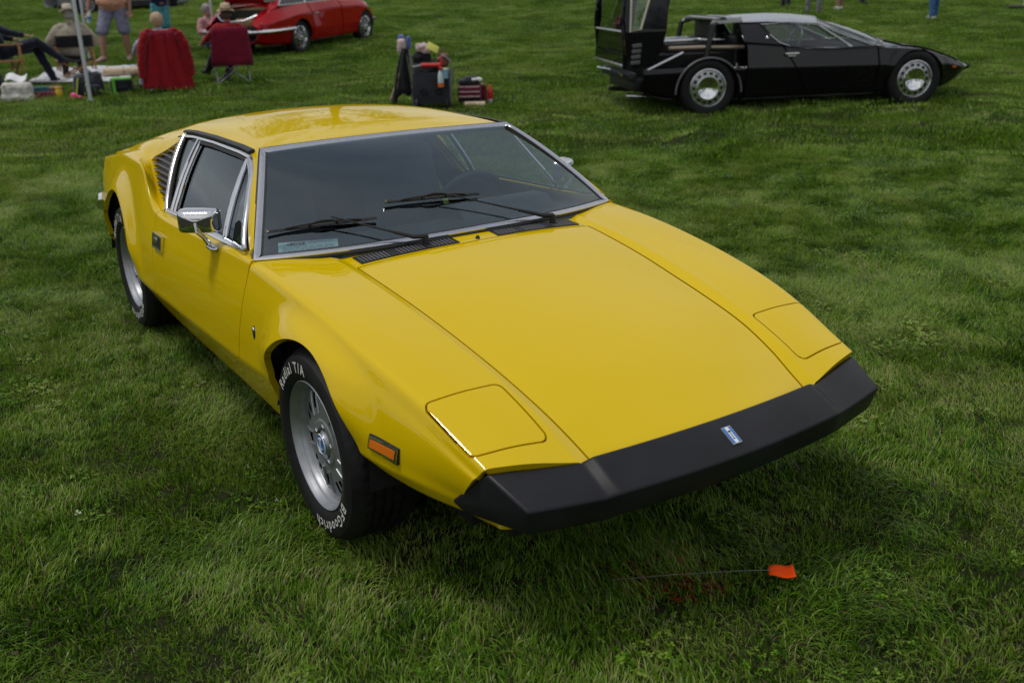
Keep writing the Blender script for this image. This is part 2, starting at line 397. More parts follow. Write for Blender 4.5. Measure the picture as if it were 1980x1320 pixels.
# ------------------------------------------------------------------ yellow coupe
CAR = empty('coupe_car', (0, 0, 0), 0, 'bright yellow wedge shaped coupe with black rubber front bumper parked on the lawn', 'car')
def loft(xs, fn):
    V = []; nv = None
    for x in xs:
        p = fn(x); nv = len(p); V += [(x, a, b) for a, b in p]
    return np.array(V), grid_faces(len(xs), nv)
XF = np.concatenate([np.arange(.945, -.30, -.0135), np.arange(-.30, -.76, -.012)])
FV, FF = loft(XF, lambda x: full(front_ctrl, FRONT_PER, x))
def add_flare(V):
    V = V.copy(); V[:, 1] += np.sign(V[:, 1])*flare(V[:, 0], V[:, 1], V[:, 2])*(np.abs(V[:, 1]) > .74); return V
FV = add_flare(FV)
def mirror(V, F):
    V = np.array(V); V[:, 1] *= -1; return V, [tuple(reversed(f)) for f in F]
def vec(f): return np.vectorize(f, otypes=[float])
hc_y = pchip([-.7, -.343, -.2, 0, .2, .4, .55, .7, .8, .846, .95], [.51, .497, .49, .478, .464, .452, .442, .425, .411, .406, .39])
lc_z = pchip([-3.27, -2.9, -2.5, -2.05, -1.44, -.66, -.35, 0, .33, .56, .68, .8, .95], [.46, .42, .385, .372, .382, .41, .428, .428, .425, .418, .405, .392, .375])
def nose_x(V):
    y = np.abs(V[:, 1]); z = V[:, 2]
    top = np.interp(y, [0, .2, .41, .45, .69, .75], [.897, .890, .872, .860, .802, .79])
    low = np.interp(z, [.2, .40, .53], [.70, .70, .80])
    return np.where(y > .69, np.minimum(top, low), top)-V[:, 0]
def f_arch(a):
    return lambda V: np.hypot(V[:, 0]-a[0], V[:, 2]-a[1])-a[2]
def f_rear_front(V):
    y = np.abs(V[:, 1]); z = V[:, 2]; deck = (y < .797) & (z > .70)
    return V[:, 0]-np.where(deck, np.maximum(ws_base(np.minimum(y, .781)), -.571)-.02*0, np.where(z < lc_z(V[:, 0])-.012, -.62, door_x(z)))-.0025
# hood
f_hood = lambda V: np.minimum(hc_y(V[:, 0])-np.abs(V[:, 1]), V[:, 0]+.343)
def isdeck(V): return (np.abs(V[:, 1]) < .80) & (V[:, 2] > .40)
V, F = clip(FV, FF, nose_x)
hv, hf = clip(V, F, lambda V: np.where(V[:, 2] > .40, f_hood(V)-.0032, -1))
hood = link('hood', *rimmed(hv, hf, .02), M['yellow'], CAR)
bv, bf = clip(V, F, lambda V: np.where(V[:, 2] > .40, -f_hood(V)-.0032, 1))
HLP = rounded([(.547, .489), (.547, .727), (.757, .700), (.780, .477)], .022)
def f_lid(s):
    return lambda V: np.where((V[:, 2] > .45) & (V[:, 1]*s > 0), sdpoly(np.stack([V[:, 0], np.abs(V[:, 1])], 1), HLP)+.022, -1)
for s in (-1, 1):
    lv, lf = clip(bv, bf, lambda V: f_lid(s)(V)-.0028)
    lo = link('headlight_lid', *rimmed(lv, lf, .02), M['yellow'], CAR)
for s in (-1, 1): bv, bf = clip(bv, bf, lambda V: -f_lid(s)(V)-.0028)
bv, bf = clip(bv, bf, f_rear_front)
bv, bf = clip(bv, bf, f_arch(ARCH_F))
link('front_body', *rimmed(bv, bf, .022), M['yellow'], CAR)
# dark structure just under the front panels so that the shut lines read as deep gaps
nrm = vnormals(V, F); iv = V-nrm*.021; iv, jf = clip(iv, F, lambda V: np.minimum(V[:, 0]+.55, np.minimum(.86-V[:, 0], V[:, 2]-.46)))
iv, jf = clip(iv, jf, lambda V: np.hypot(V[:, 0], V[:, 2]-.3)-.40 + (np.abs(V[:, 1]) < .60)*9)
link('inner_structure', iv, jf, M['dark'], CAR)
# rear sides: door, quarter panel, sill
XR = np.concatenate([np.arange(-.44, -1.7, -.016), np.arange(-1.7, -2.2, -.011), np.arange(-2.2, -3.281, -.0145)])
SV, SF = loft(XR, lambda x: bspline(rear_side_ctrl(x), REAR_PER))
SV = add_flare(SV)
DOOR_R = -1.795
def rear_edge(V): return -3.262+.12*(.8-V[:, 2])*0-V[:, 0]*-1
for s in (-1, 1):
    V, F = (SV, [tuple(reversed(f)) for f in SF]) if s > 0 else mirror(SV, [tuple(reversed(f)) for f in SF])
    low = lambda V: V[:, 2]-(lc_z(V[:, 0])-.008)
    dv, df = clip(V, F, lambda V: np.minimum(np.minimum(door_x(V[:, 2])-.0025-V[:, 0], V[:, 0]-DOOR_R-.002), low(V)-.001))
    door = link('door', *rimmed(dv, df, .02), M['yellow'], CAR)
    # recessed handle with chrome frame
    hb = MB(); hx, hz = -1.683, .632; hl_ = dict(loc=(hx, s*.8545, hz), rot=(s*.15, 0, R(-1.2)*s))
    for (cx, cz, w, h) in ((0, .03, .145, .008), (0, -.03, .145, .008), (-.0685, 0, .008, .052), (.0685, 0, .008, .052)): hb.box((cx, 0, cz), (w, .014, h))
    hb.build('door_handle', M['chrome'], door, **hl_)
    MB().box((0, 0, 0), (.132, .010, .054)).build('handle_recess', M['black'], door, **hl_)
    MB().box((-.025, s*.004, .004), (.055, .008, .030), bev=.003).build('handle_lever', M['satin'], door, **hl_)
    qv, qf = clip(V, F, lambda V: DOOR_R-.002-V[:, 0])
    qv, qf = clip(qv, qf, f_arch(ARCH_R))
    link('rear_quarter_panel', *rimmed(qv, qf, .022), M['yellow'], CAR)
    sv, sf = clip(V, F, lambda V: np.minimum(np.minimum(-low(V)-.001, V[:, 0]-DOOR_R+.0), -.62-V[:, 0]))
    link('sill', *rimmed(sv, sf, .02), M['yellow'], CAR)
    # dark tub behind door gaps
    iv = V-vnormals(V, F)*.024; iv, jf = clip(iv, F, lambda V: np.minimum(np.minimum(-.44-V[:, 0], V[:, 0]+2.05), .745-V[:, 2])); link('inner_structure', iv, jf, M['dark'], CAR)
# roof, pillars and rear deck
XT = np.concatenate([np.arange(-.60, -1.1, -.0125), np.arange(-1.1, -3.275, -.016)])
TV, TF = loft(XT, lambda x: full(top_ctrl, TOP_PER, x))
WINP = np.array([(-.625, .800), (-.80, .926), (-.95, 1.017), (-1.055, 1.060), (-1.20, 1.064), (-1.54, 1.062), (-1.85, 1.050), (-2.015, 1.038), (-2.035, 1.022), (-1.90, .885), (-1.79, .758), (-1.765, .745), (-1.2, .770), (-.72, .788)])
LOUP = np.array([(-1.845, .762), (-1.93, .775), (-2.06, .812), (-2.18, .860), (-2.265, .900), (-2.235, .920), (-2.12, .965), (-2.055, .998), (-2.052, 1.016), (-1.935, .895)])
def xz(V): return np.stack([V[:, 0], V[:, 2]], 1)
tv, tf = clip(TV, TF, lambda V: np.where(V[:, 0] > -1.13, np.maximum(np.abs(V[:, 1])-ypil(V[:, 0])-.002, ws_top(np.minimum(np.abs(V[:, 1]), .562))-.002-V[:, 0]), 1))
def f_win(V): return np.where(np.abs(V[:, 1]) > .555, sdpoly(xz(V), WINP), -1)
def f_lou(V): return np.where(np.abs(V[:, 1]) > .5, sdpoly(xz(V), LOUP), -1)
tv, tf = clip(tv, tf, lambda V: -f_win(V))
tv, tf = clip(tv, tf, lambda V: -f_lou(V))
# engine lid shut line
LID = lambda V: np.minimum(np.minimum(-2.36-V[:, 0]+.10*np.abs(V[:, 1])**2, .615-np.abs(V[:, 1])), V[:, 0]+3.22)
ev, ef = clip(tv, tf, lambda V: LID(V)-.002)
tv, tf = clip(tv, tf, lambda V: -LID(V)-.002)
link('roof_panel', *rimmed(tv, tf, .018), M['yellow'], CAR)
link('engine_lid', *rimmed(ev, ef, .018), M['yellow'], CAR)
# tail panel, lamps, exhausts, rear bumper
P = [(a, b) for a, b in bspline(rear_side_ctrl(-3.262), REAR_PER)]
prof = P + [(a, b) for a, b in full(top_ctrl, TOP_PER, -3.262)][::-1][len(TOP_PER):][:0]
right = [(-a, b) for a, b in P]; tp = [(.55, .805), (.3, .81), (0, .812), (-.3, .81), (-.55, .805)]
outline = P[4:] + tp + right[::-1][:-4]
V = [(-3.262, a, b) for a, b in outline] + [(-3.235, 0, .6)]
link('tail_panel', V, [(i, (i+1) % len(outline), len(outline)) for i in range(len(outline))], M['black'], CAR, smooth=False)
for s in (-1, 1):
    MB().box((-3.272, s*.52, .66), (.03, .30, .085), bev=.008).build('tail_lamp', M['redlens'], CAR)
    for dy in (0, .09): MB().tube([(-3.2, s*(.30+dy), .30), (-3.34, s*(.30+dy), .295)], .032, 14).build('exhaust_pipe', M['chrome'], CAR)
rb = MB()
for pts in ([(-3.05, -.835, .565), (-3.22, -.80, .57), (-3.33, -.70, .575), (-3.36, -.35, .575)],):
    for k in (1, -1): rb.tube([(x, y*k, z) for x, y, z in pts], .030, 10)
rb.tube([(-3.36, -.35, .575), (-3.36, .35, .575)], .030, 10)
rb.build('rear_bumper', M['chrome'], CAR)
# underbody and wheel housings
ub = MB(); ub.box((-.2, 0, .245), (1.5, 1.18, .06)); ub.box((-1.25, 0, .25), (1.9, 1.44, .07)); ub.box((-2.6, 0, .34), (1.25, 1.18, .12)); ub.box((.50, 0, .30), (.5, 1.16, .05))
ub.build('underbody', M['dark'], CAR)
for (cx, cz, rr), w0, w1 in ((ARCH_F, .52, .842), (ARCH_R, .50, .862)):
    for s in (-1, 1):
        h = MB(); a0, a1 = R(2), R(178); n = 40
        ro = rr+.012
        hv = []; hf = []
        for j in range(n+1):
            q = a0+(a1-a0)*j/n
            yo = min(w1, abs(green_y(-1.5, .75))+1)*0+w1-.045*max(0., math.sin(q))
            hv += [(cx+ro*math.cos(q), s*w0, cz+ro*math.sin(q)), (cx+ro*math.cos(q), s*(yo-.02), cz+ro*math.sin(q))]
        for j in range(n): hf.append((2*j, 2*j+2, 2*j+3, 2*j+1))
        b = len(hv); hv.append((cx, s*w0, cz)); hf += [(b, 2*j, 2*j+2) for j in range(n)]
        link('wheel_housing', hv, hf, M['dark'], CAR)
# ------------------------------------------------------------------ yellow coupe: bumper
def bevelled(name, V, F, m, parent, off=.007, seg=3, ang=22, auto=60):
    bm = bmesh.new(); vs = [bm.verts.new(v) for v in V]
    for f in F: bm.faces.new([vs[i] for i in f])
    bmesh.ops.recalc_face_normals(bm, faces=bm.faces[:])
    ed = [e for e in bm.edges if len(e.link_faces) == 2 and e.calc_face_angle(0) > R(ang)]
    bmesh.ops.bevel(bm, geom=ed, offset=off, segments=seg, profile=.5, affect='EDGES', clamp_overlap=True)
    me = bpy.data.meshes.new(name); bm.to_mesh(me); bm.free()
    me.polygons.foreach_set('use_smooth', [True]*len(me.polygons)); me.materials.append(m); me.set_sharp_from_angle(angle=R(auto))
    o = bpy.data.objects.new(name, me); COL.objects.link(o); o.parent = parent
    return o
BY = [0, .10, .20, .30, .385, .408, .442, .50, .58, .655]
cols = []
for y in BY:
    k = y/.655
    if y <= .41:
        T = (.897-.024*(y/.409)**2, y, .522-.004*(y/.409)**2); A = (1.012-.02*(y/.407)**2, y, .458+.004*(y/.407))
    else:
        u = (y-.442)/(.655-.442); T = (.862-.060*u, .442+.248*u, .504+.017*u); A = (.978-.039*u, y, .452+.012*u)
    B = (A[0]-.022, A[1]-.012*k, A[2]-.078); C = (A[0]-.10, A[1]-.03*k, A[2]-.088)
    I = (T[0]-.03, T[1]-.012*k, T[2]-.035)
    cols.append([I, T, A, B, C])
cols.append([(.70, .70, .40), (.690, .727, .412), (.697, .724, .402), (.722, .706, .376), (.74, .66, .366)])
allc = [[(x, -y, z) for x, y, z in c] for c in cols[:0:-1]] + cols
V = [p for c in allc for p in c]; n = 5; F = []
for i in range(len(allc)-1):
    for j in range(n-1): F.append((i*n+j, i*n+j+1, (i+1)*n+j+1, (i+1)*n+j))
bump_o = bevelled('front_bumper', V, F, M['bumper'], CAR, .009, 3, 18, 70)
# valance and dark intake under the bumper
vb = MB(); vb.box((.80, 0, .392), (.12, 1.10, .02)); vb.box((.70, 0, .34), (.04, 1.10, .09)); vb.build('air_intake', M['dark'], CAR)
# badge on the bumper nose: small enamel plate with two blue bands and a white middle
bd = empty('nose_badge'); bd.parent = CAR
import_n = Vector((.064, 0, .115)).normalized()
def on_nose(px, py, h):   # px along the slope (m, towards the front), py sideways
    t = Vector((.115, 0, -.064)).normalized(); c = Vector((.9555, 0, .4915)); return c + t*px + Vector((0, py, 0)) + import_n*h
def plate(name, x0, x1, y0, y1, h, m, par):
    b = MB(); V = [on_nose(x, y, hh) for hh in (-.004, h) for x, y in ((x0*.8, y0*.8), (x1*.8, y0*.8), (x1*.8, y1*.8), (x0*.8, y1*.8))]
    b.add(V, [(0, 1, 2, 3), (4, 5, 6, 7), (0, 1, 5, 4), (1, 2, 6, 5), (2, 3, 7, 6), (3, 0, 4, 7)]); return b.build(name, m, par, smooth=False)
plate('badge_rim', -.036, .036, -.021, .021, .0030, M['chrome'], bd)
plate('badge_band', -.0335, .0335, -.0185, -.0075, .0042, M['blue'], bd); plate('badge_band', -.0335, .0335, .0075, .0185, .0042, M['blue'], bd)
plate('badge_field', -.0335, .0335, -.0075, .0075, .0042, M['white'], bd)
for x0, x1, y0, y1 in ((-.018, -.012, -.006, .006), (-.012, .012, -.0015, .0015), (.014, .018, -.005, .003)): plate('badge_mark', x0, x1, y0, y1, .0048, M['ink'], bd)
# ------------------------------------------------------------------ windscreen
def wsurf(s, t, off=0.):
    yb = WS_B[1]*s; b = Vector((float(ws_base(yb)), yb, .778+.014*(1-s*s))); yt = WS_T[1]*s; T = Vector((float(ws_top(yt)), yt, 1.083+.004*(1-s*s)))
    nn = Vector((.55, 0, .83)).normalized(); return b.lerp(T, t) + nn*(.022*4*t*(1-t) + .012*(1-s*s)*4*t*(1-t) + off)
ns, ntt = 41, 21
V = [wsurf(-1+2*i/(ns-1), j/(ntt-1), -.004) for i in range(ns) for j in range(ntt)]
ws = link('windscreen', V, grid_faces(ns, ntt), M['glass'], CAR)
def ribbon(name, path, w_in, w_out, h, m, parent, closed=True):
    """raised moulding along a path of (point, inward, normal)"""
    V = []; F = []; k = len(path)
    prof = [(-w_out, -.006), (-w_out, h*.55), (-w_out*.4, h), (w_in*.5, h*.9), (w_in, h*.2), (w_in, -.008)]
    for p, a, nn in path:
        for d, e in prof: V.append(p + a*d + nn*e)
    q = len(prof)
    for i in range(k if closed else k-1):
        for j in range(q-1): F.append((i*q+j, i*q+j+1, ((i+1) % k)*q+j+1, ((i+1) % k)*q+j))
    return link(name, V, F, m, parent, auto=50)
per = [( -1+2*i/40, 0.) for i in range(41)] + [(1., j/20) for j in range(1, 21)] + [(1-2*i/40, 1.) for i in range(1, 41)] + [(-1., 1-j/20) for j in range(1, 20)]
path = []
for s, t in per:
    p = wsurf(s, t); inw = (wsurf(0, .5)-p); nn = Vector((.55, s*.25, .80)).normalized()
    if t == 0.: a = (wsurf(s, .05)-p)
    elif t == 1.: a = (wsurf(s, .95)-p)
    else: a = (wsurf(s*.95, t)-p)
    if abs(s) == 1 and t in (0., 1.): a = (wsurf(s*.97, .04 if t == 0 else .96)-p)
    a = (a-nn*a.dot(nn)).normalized(); path.append((p, a, nn))
ribbon('windscreen_trim', [(p-nn*.001, a, nn) for p, a, nn in path], .021, .003, .007, M['satin'], CAR)
ribbon('windscreen_seal', [(p-nn*.002, a, nn) for p, a, nn in path], .028, .010, .0035, M['rubber'], CAR)
# cowl grilles: two long black plates with slots, shaped to the cowl
CZX = np.linspace(-.46, -.32, 15); CZY = np.linspace(0, .5, 60); CZ = []
for x in CZX:
    P = full(front_ctrl, FRONT_PER, x); h = P[np.argsort(P[:, 0])]; h = h[(h[:, 1] > .6)]; CZ.append(np.interp(CZY, h[:, 0], h[:, 1]))
CZ = np.array(CZ)
def deck_grid(x, ys):
    i = min(max((x-CZX[0])/(CZX[1]-CZX[0]), 0), 13.999); k = int(i); row = CZ[k]+(CZ[k+1]-CZ[k])*(i-k); return [float(np.interp(abs(y), CZY, row)) for y in ys]
for s in (-1, 1):
    g = empty('cowl_grille'); g.parent = CAR
    ya, yb = .083, .470
    def gx(y, t): return -.414-.026*((y-ya)/(yb-ya))**1.2 + t*(.063+.014*((y-ya)/(yb-ya)))
    nn_ = 41; ys = [ya+(yb-ya)*i/(nn_-1) for i in range(nn_)]
    def gp(y, t, h): x = gx(y, t); return (x, s*y, deck_grid(x, [y])[0]+h)
    V = []; 
    for y in ys: V += [gp(y, 0, .0012), gp(y, 1, .0012)]
    F = [(2*i, 2*i+1, 2*i+3, 2*i+2) for i in range(nn_-1)]
    link('backing', V, F, M['dark'], g, smooth=False)
    def bar(y0, y1, t0, t1, h, b):
        q = [gp(y0, t0, 0), gp(y1, t0, 0), gp(y1, t1, 0), gp(y0, t1, 0), gp(y0, t0, h), gp(y1, t0, h), gp(y1, t1, h), gp(y0, t1, h)]
        b.add(q, [(4, 5, 6, 7), (0, 1, 5, 4), (1, 2, 6, 5), (2, 3, 7, 6), (3, 0, 4, 7)])
    fr = MB()
    for i in range(nn_-1): bar(ys[i], ys[i+1], 0, .07, .004, fr); bar(ys[i], ys[i+1], .93, 1, .004, fr)
    bar(ya, ya+.008, 0, 1, .004, fr); bar(yb-.008, yb, 0, 1, .004, fr)
    for y0, y1 in ((.185, .215), (.318, .352)): bar(y0, y1, 0, 1, .0042, fr)
    fr.build('frame', M['black'], g, smooth=False)
    sl = MB()
    for a, b_ in ((.093, .185), (.215, .318), (.352, .462)):
        k = max(2, int((b_-a)/.0135))
        for i in range(k):
            y = a+(b_-a)*(i+.5)/k; bar(y-.0030, y+.0030, .08, .92, .0040, sl)
    o = sl.build('slats', M['louver'], g, smooth=False); o['kind'] = 'stuff'
nzb = MB(); zz = deck_grid(-.36, [0])[0]; nzb.lathe([(.0, .012), (.005, .011), (.008, .004), (.010, -.002)], 14, 'z', (-.362, 0, zz)); nzb.build('washer_nozzle', M['black'], CAR)
# wipers
def wiper(piv, elb, mid, L_, R_):
    w = empty('wiper'); w.parent = CAR
    piv, elb, mid, L_, R_ = map(Vector, (piv, elb, mid, L_, R_))
    b = MB(); b.tube([piv+Vector((0, 0, -.012)), piv+Vector((0, 0, .022))], [.013, .010], 12); b.tube([piv+Vector((0, 0, .018)), elb, elb.lerp(mid, .25)], [.010, .0085, .006], 8); b.build('pivot', M['black'], w)
    MB().tube([elb.lerp(mid, .2), elb.lerp(mid, .6), mid], [.0045, .0035, .003], 6).build('arm', M['black'], w)
    ax = (R_-L_).normalized(); nn = Vector((.55, 0, .83)).normalized()
    up = ax.cross(nn).normalized()
    b = MB()
    for (a, c, hh, r0) in ((0., 1., .006, .0028), (.12, .88, .016, .0035), (.36, .64, .024, .004)):
        pts = [L_.lerp(R_, a+(c-a)*i/12)+nn*(hh*math.sin(math.pi*i/12)**.5 if a else hh*.5) for i in range(13)]; b.tube(pts, r0, 6)
    V = []
    for i in range(21):
        p = L_.lerp(R_, i/20); V += [p+nn*.004+up*.006, p+nn*.004-up*.006, p-nn*.006]
    b.add(V, [f for i in range(20) for f in ((3*i, 3*i+1, 3*i+4, 3*i+3), (3*i+1, 3*i+2, 3*i+5, 3*i+4), (3*i+2, 3*i, 3*i+3, 3*i+5))])
    b.build('blade', M['rubber'], w)
    MB().box(L_+nn*.006, (.010, .006, .008)).build('blade_tip', M['satin'], w)
wiper((-.402, -.195, .792), (-.412, -.239, .812), (-.570, -.485, .893), (-.631, -.703, .857), (-.540, -.321, .869))
wiper((-.410, .374, .786), (-.417, .333, .808), (-.565, -.030, .920), (-.597, -.255, .908), (-.567, .134, .895))
# ------------------------------------------------------------------ side glass, frames, louvres
def gpt(x, z, s, out=0.): return Vector((x, s*(green_y(x, z)+out), z))
def strip(name, pts, s, w, h, m, parent, out=.0, closed=False):
    """flat moulding that follows (x, z) points on the side glass surface"""
    P3 = []
    for i in range(len(pts)-1):
        a, b = pts[i], pts[i+1]; k = max(2, int(math.hypot(b[0]-a[0], b[1]-a[1])/.03))
        for j in range(k): P3.append((a[0]+(b[0]-a[0])*j/k, a[1]+(b[1]-a[1])*j/k))
    P3.append(pts[-1]); V = []; F = []; k = len(P3)
    for i, p in enumerate(P3):
        a = P3[max(0, i-1)]; b = P3[min(k-1, i+1)]; d = Vector((b[0]-a[0], b[1]-a[1])); d = d.normalized() if d.length else Vector((1, 0)); q = Vector((-d.y, d.x))
        for e, f in ((-w/2, -.006), (-w/2, h*.5), (-w*.2, h), (w*.2, h), (w/2, h*.5), (w/2, -.006)):
            V.append(gpt(p[0]+q.x*e, p[1]+q.y*e, s, out+f))
    for i in range(k-1):
        for j in range(5): F.append((i*6+j, i*6+j+1, i*6+j+7, i*6+j+6))
    F += [tuple(range(6)), tuple((k-1)*6+j for j in range(6))]
    return link(name, V, F, m, parent, auto=50)
belt_l = [(-.66, .790), (-.9, .780), (-1.2, .769), (-1.5, .757), (-1.775, .746)]
top_l = [(-1.06, 1.058), (-1.2, 1.062), (-1.54, 1.060), (-1.85, 1.048), (-2.01, 1.036)]
vent_bar = [(-1.075, 1.048), (-1.05, .985), (-1.01, .91), (-.965, .84), (-.93, .782)]
rear_bar = [(-1.765, 1.047), (-1.755, .99), (-1.735, .90), (-1.715, .82), (-1.705, .752)]
front_edge = [(-.655, .800), (-.80, .912), (-.95, 1.003), (-1.07, 1.052)]
rear_edge_l = [(-2.02, 1.034), (-1.985, .985), (-1.905, .885), (-1.825, .79), (-1.785, .748)]
def pane(name, poly, s, m, parent, off=-.012):
    poly = np.array(poly); x0, x1 = poly[:, 0].min(), poly[:, 0].max(); z0, z1 = poly[:, 1].min(), poly[:, 1].max(); nx, nz_ = 34, 18
    V = np.array([(x0+(x1-x0)*i/(nx-1), 0, z0+(z1-z0)*j/(nz_-1)) for i in range(nx) for j in range(nz_)])
    V, F = clip(V, grid_faces(nx, nz_), lambda V: sdpoly(xz(V), poly))
    V = [tuple(gpt(x, z, s, off)) for x, _, z in V]
    return link(name, V, F if s < 0 else [tuple(reversed(f)) for f in F], m, parent)
for s in (-1, 1):
    sw = empty('side_window'); sw.parent = CAR
    pane('vent_pane', [(-.655, .79), (-1.07, 1.055), (-1.05, .985), (-1.01, .91), (-.965, .84), (-.93, .78)], s, M['sglass'], sw)
    if s < 0:   # near door glass is wound down a little: sits deeper and lower
        pane('door_pane', [(-.94, .775), (-.975, .84), (-1.02, .91), (-1.06, .985), (-1.085, 1.05), (-1.2, 1.06), (-1.755, 1.045), (-1.745, .99), (-1.725, .90), (-1.705, .82), (-1.695, .748)], s, M['sglass'], sw, -.020)
    else:
        pane('door_pane', [(-.94, .775), (-.975, .84), (-1.02, .91), (-1.06, .985), (-1.085, 1.05), (-1.2, 1.06), (-1.755, 1.045), (-1.745, .99), (-1.725, .90), (-1.705, .82), (-1.695, .748)], s, M['sglass'], sw, -.014)
    pane('quarter_pane', [(-1.72, .748), (-1.735, .82), (-1.755, .90), (-1.775, .99), (-1.785, 1.045), (-2.01, 1.035), (-1.985, .985), (-1.905, .885), (-1.825, .79), (-1.785, .748)], s, M['sglass'], sw)
    strip('belt_trim', belt_l, s, .020, .010, M['chrome'], sw)
    strip('roof_gutter', [(x, z+.017) for x, z in top_l], s, .014, .020, M['black'], sw)
    strip('top_frame', top_l, s, .018, .007, M['chrome'], sw)
    strip('front_frame', front_edge, s, .018, .008, M['satin'], sw)
    strip('vent_bar', vent_bar, s, .016, .008, M['chrome'], sw)
    strip('door_frame', rear_bar, s, .017, .009, M['chrome'], sw)
    strip('frame_seal', [(x+.022, z) for x, z in rear_bar], s, .022, .002, M['rubber'], sw)
    strip('frame_bead', [(x+.038, z-.004) for x, z in rear_bar], s, .007, .004, M['chrome'], sw)
    strip('top_seal', [(x, z-.016) for x, z in top_l[:-1]], s, .012, .002, M['rubber'], sw)
    strip('rear_frame', rear_edge_l, s, .024, .012, M['chrome'], sw)
    strip('rear_seal', [(x+.026, z-.004) for x, z in rear_edge_l], s, .018, .003, M['rubber'], sw)
    # louvred panel in the rear pillar
    lp = empty('louvre_panel'); lp.parent = CAR
    lv, lf = clip(TV, TF, lambda V: np.where(V[:, 1]*s > 0, f_lou(V)+.004, -1))
    nn = vnormals(lv, lf); nn *= np.sign((nn[:, 1]*s))[:, None]
    link('backing', lv-nn*.026, lf, M['louver'], lp)
    # return walls of the recess, body colour
    bw = MB(); k = len(LOUP); pts = []
    for i in range(k):
        a, b = LOUP[i], LOUP[(i+1) % k]
        for j in range(6): pts.append((a[0]+(b[0]-a[0])*j/6, a[1]+(b[1]-a[1])*j/6))
    kk = len(pts); V = [gpt(x, z, s, .0) for x, z in pts]+[gpt(x, z, s, -.03) for x, z in pts]
    bw.add(V, [(i, (i+1) % kk, kk+(i+1) % kk, kk+i) for i in range(kk)]).build('recess_wall', M['yellow'], lp)
    for q in range(11):
        z = .775+q*.0226
        xsn = [x for x in np.linspace(-2.28, -1.83, 130) if sdpoly(np.array([[x, z]]), LOUP)[0] > .004]
        if len(xsn) < 4: continue
        x0, x1 = min(xsn), max(xsn); V = []
        for i in range(9):
            x = x0+(x1-x0)*i/8; V += [gpt(x, z, s, -.024), gpt(x, z+.004, s, .004), gpt(x, z+.0075, s, .003), gpt(x, z+.004, s, -.024)]
        F = [f for i in range(8) for f in ((4*i, 4*i+1, 4*i+5, 4*i+4), (4*i+1, 4*i+2, 4*i+6, 4*i+5), (4*i+2, 4*i+3, 4*i+7, 4*i+6))]
        link('slat', V, F, M['louver'], lp, smooth=False)
# ------------------------------------------------------------------ door mirrors
def door_mirror(s):
    m = empty('door_mirror'); m.parent = CAR
    bx, bz = (-.945, .757)
    by = s*.818
    b = MB(); b.ball((bx, by, bz), (.052, .020, .013), 18, 8); b.build('foot', M['chrome'], m)
    hd = Vector((-.94, s*(.858 if s < 0 else .815), .862)); fc = hd+Vector((.8, s*.6, 0))*.034; MB().tube([(bx-.01, by, bz), (bx+.012, by+s*.030, bz+.045), (fc.x+.008, fc.y, fc.z-.030), (fc.x, fc.y, fc.z)], [.012, .009, .0075, .0075], 12).build('stalk', M['chrome'], m)
    rz = math.atan2(.8, .6) if s < 0 else -math.atan2(.8, .6)
    Mx = Matrix.Rotation(rz, 3, 'Z')
    # housing: rounded rectangular shell, deeper in the middle
    V = []; F = []; prof = [(-.030, 1.0), (-.022, 1.02), (.0, .985), (.014, .93), (.024, .82), (.031, .64), (.035, .40), (.0365, .18), (.037, .0)]
    n = 40
    for d, k in prof:
        for j in range(n):
            q = 2*math.pi*j/n; c, sn = math.cos(q), math.sin(q); e = .30
            x = .078*k*math.copysign(abs(c)**e, c); z = .045*k*math.copysign(abs(sn)**e, sn)
            p = Vector((x, -d*s*-1 if s < 0 else -d*-1, z)); p.y = -d if s < 0 else d
            V.append(hd + Mx @ p)
    for i in range(len(prof)-1):
        for j in range(n): F.append((i*n+j, i*n+(j+1) % n, (i+1)*n+(j+1) % n, (i+1)*n+j))
    link('housing', V, F, M['chrome'], m, auto=40)
    gl = [V[j]+Mx @ Vector((0, -.004 if s < 0 else .004, 0)) for j in range(n)]
    link('mirror_glass', gl, [tuple(range(n))], M['chrome'], m, smooth=False)
door_mirror(-1); door_mirror(1)
# ------------------------------------------------------------------ side marker lights, fender emblems
def side_pt(x, z, s, out):
    lc, sh = LC(x), SH(x); t = (z-lc[1])/(sh[1]-lc[1]); y = lc[0]+(sh[0]-lc[0])*t+.014*4*t*(1-t)*.8+float(flare(x, 0, z)); return Vector((x, s*(y+out), z))
def patch(name, quad, s, o0, o1, m, parent, n=6):
    V = []; F = []
    (a, b, c, d) = quad
    for i in range(n+1):
        for j in range(n+1):
            u, w = i/n, j/n; x = (a[0]*(1-u)+b[0]*u)*(1-w)+(d[0]*(1-u)+c[0]*u)*w; z = (a[1]*(1-u)+b[1]*u)*(1-w)+(d[1]*(1-u)+c[1]*u)*w
            V.append(side_pt(x, z, s, o1))
    F += [(i*(n+1)+j, (i+1)*(n+1)+j, (i+1)*(n+1)+j+1, i*(n+1)+j+1) for i in range(n) for j in range(n)]
    per_ = [i*(n+1) for i in range(n+1)]+[n*(n+1)+j for j in range(1, n+1)]+[i*(n+1)+n for i in range(n-1, -1, -1)]+[j for j in range(n-1, 0, -1)]
    base = len(V)
    def uw(k): return (k//(n+1))/n, (k % (n+1))/n
    for k in per_:
        u, w = uw(k); x = (a[0]*(1-u)+b[0]*u)*(1-w)+(d[0]*(1-u)+c[0]*u)*w; z = (a[1]*(1-u)+b[1]*u)*(1-w)+(d[1]*(1-u)+c[1]*u)*w; V.append(side_pt(x, z, s, o0))
    kk = len(per_); F += [(per_[i], per_[(i+1) % kk], base+(i+1) % kk, base+i) for i in range(kk)]
    return link(name, V, F, m, parent, smooth=False)
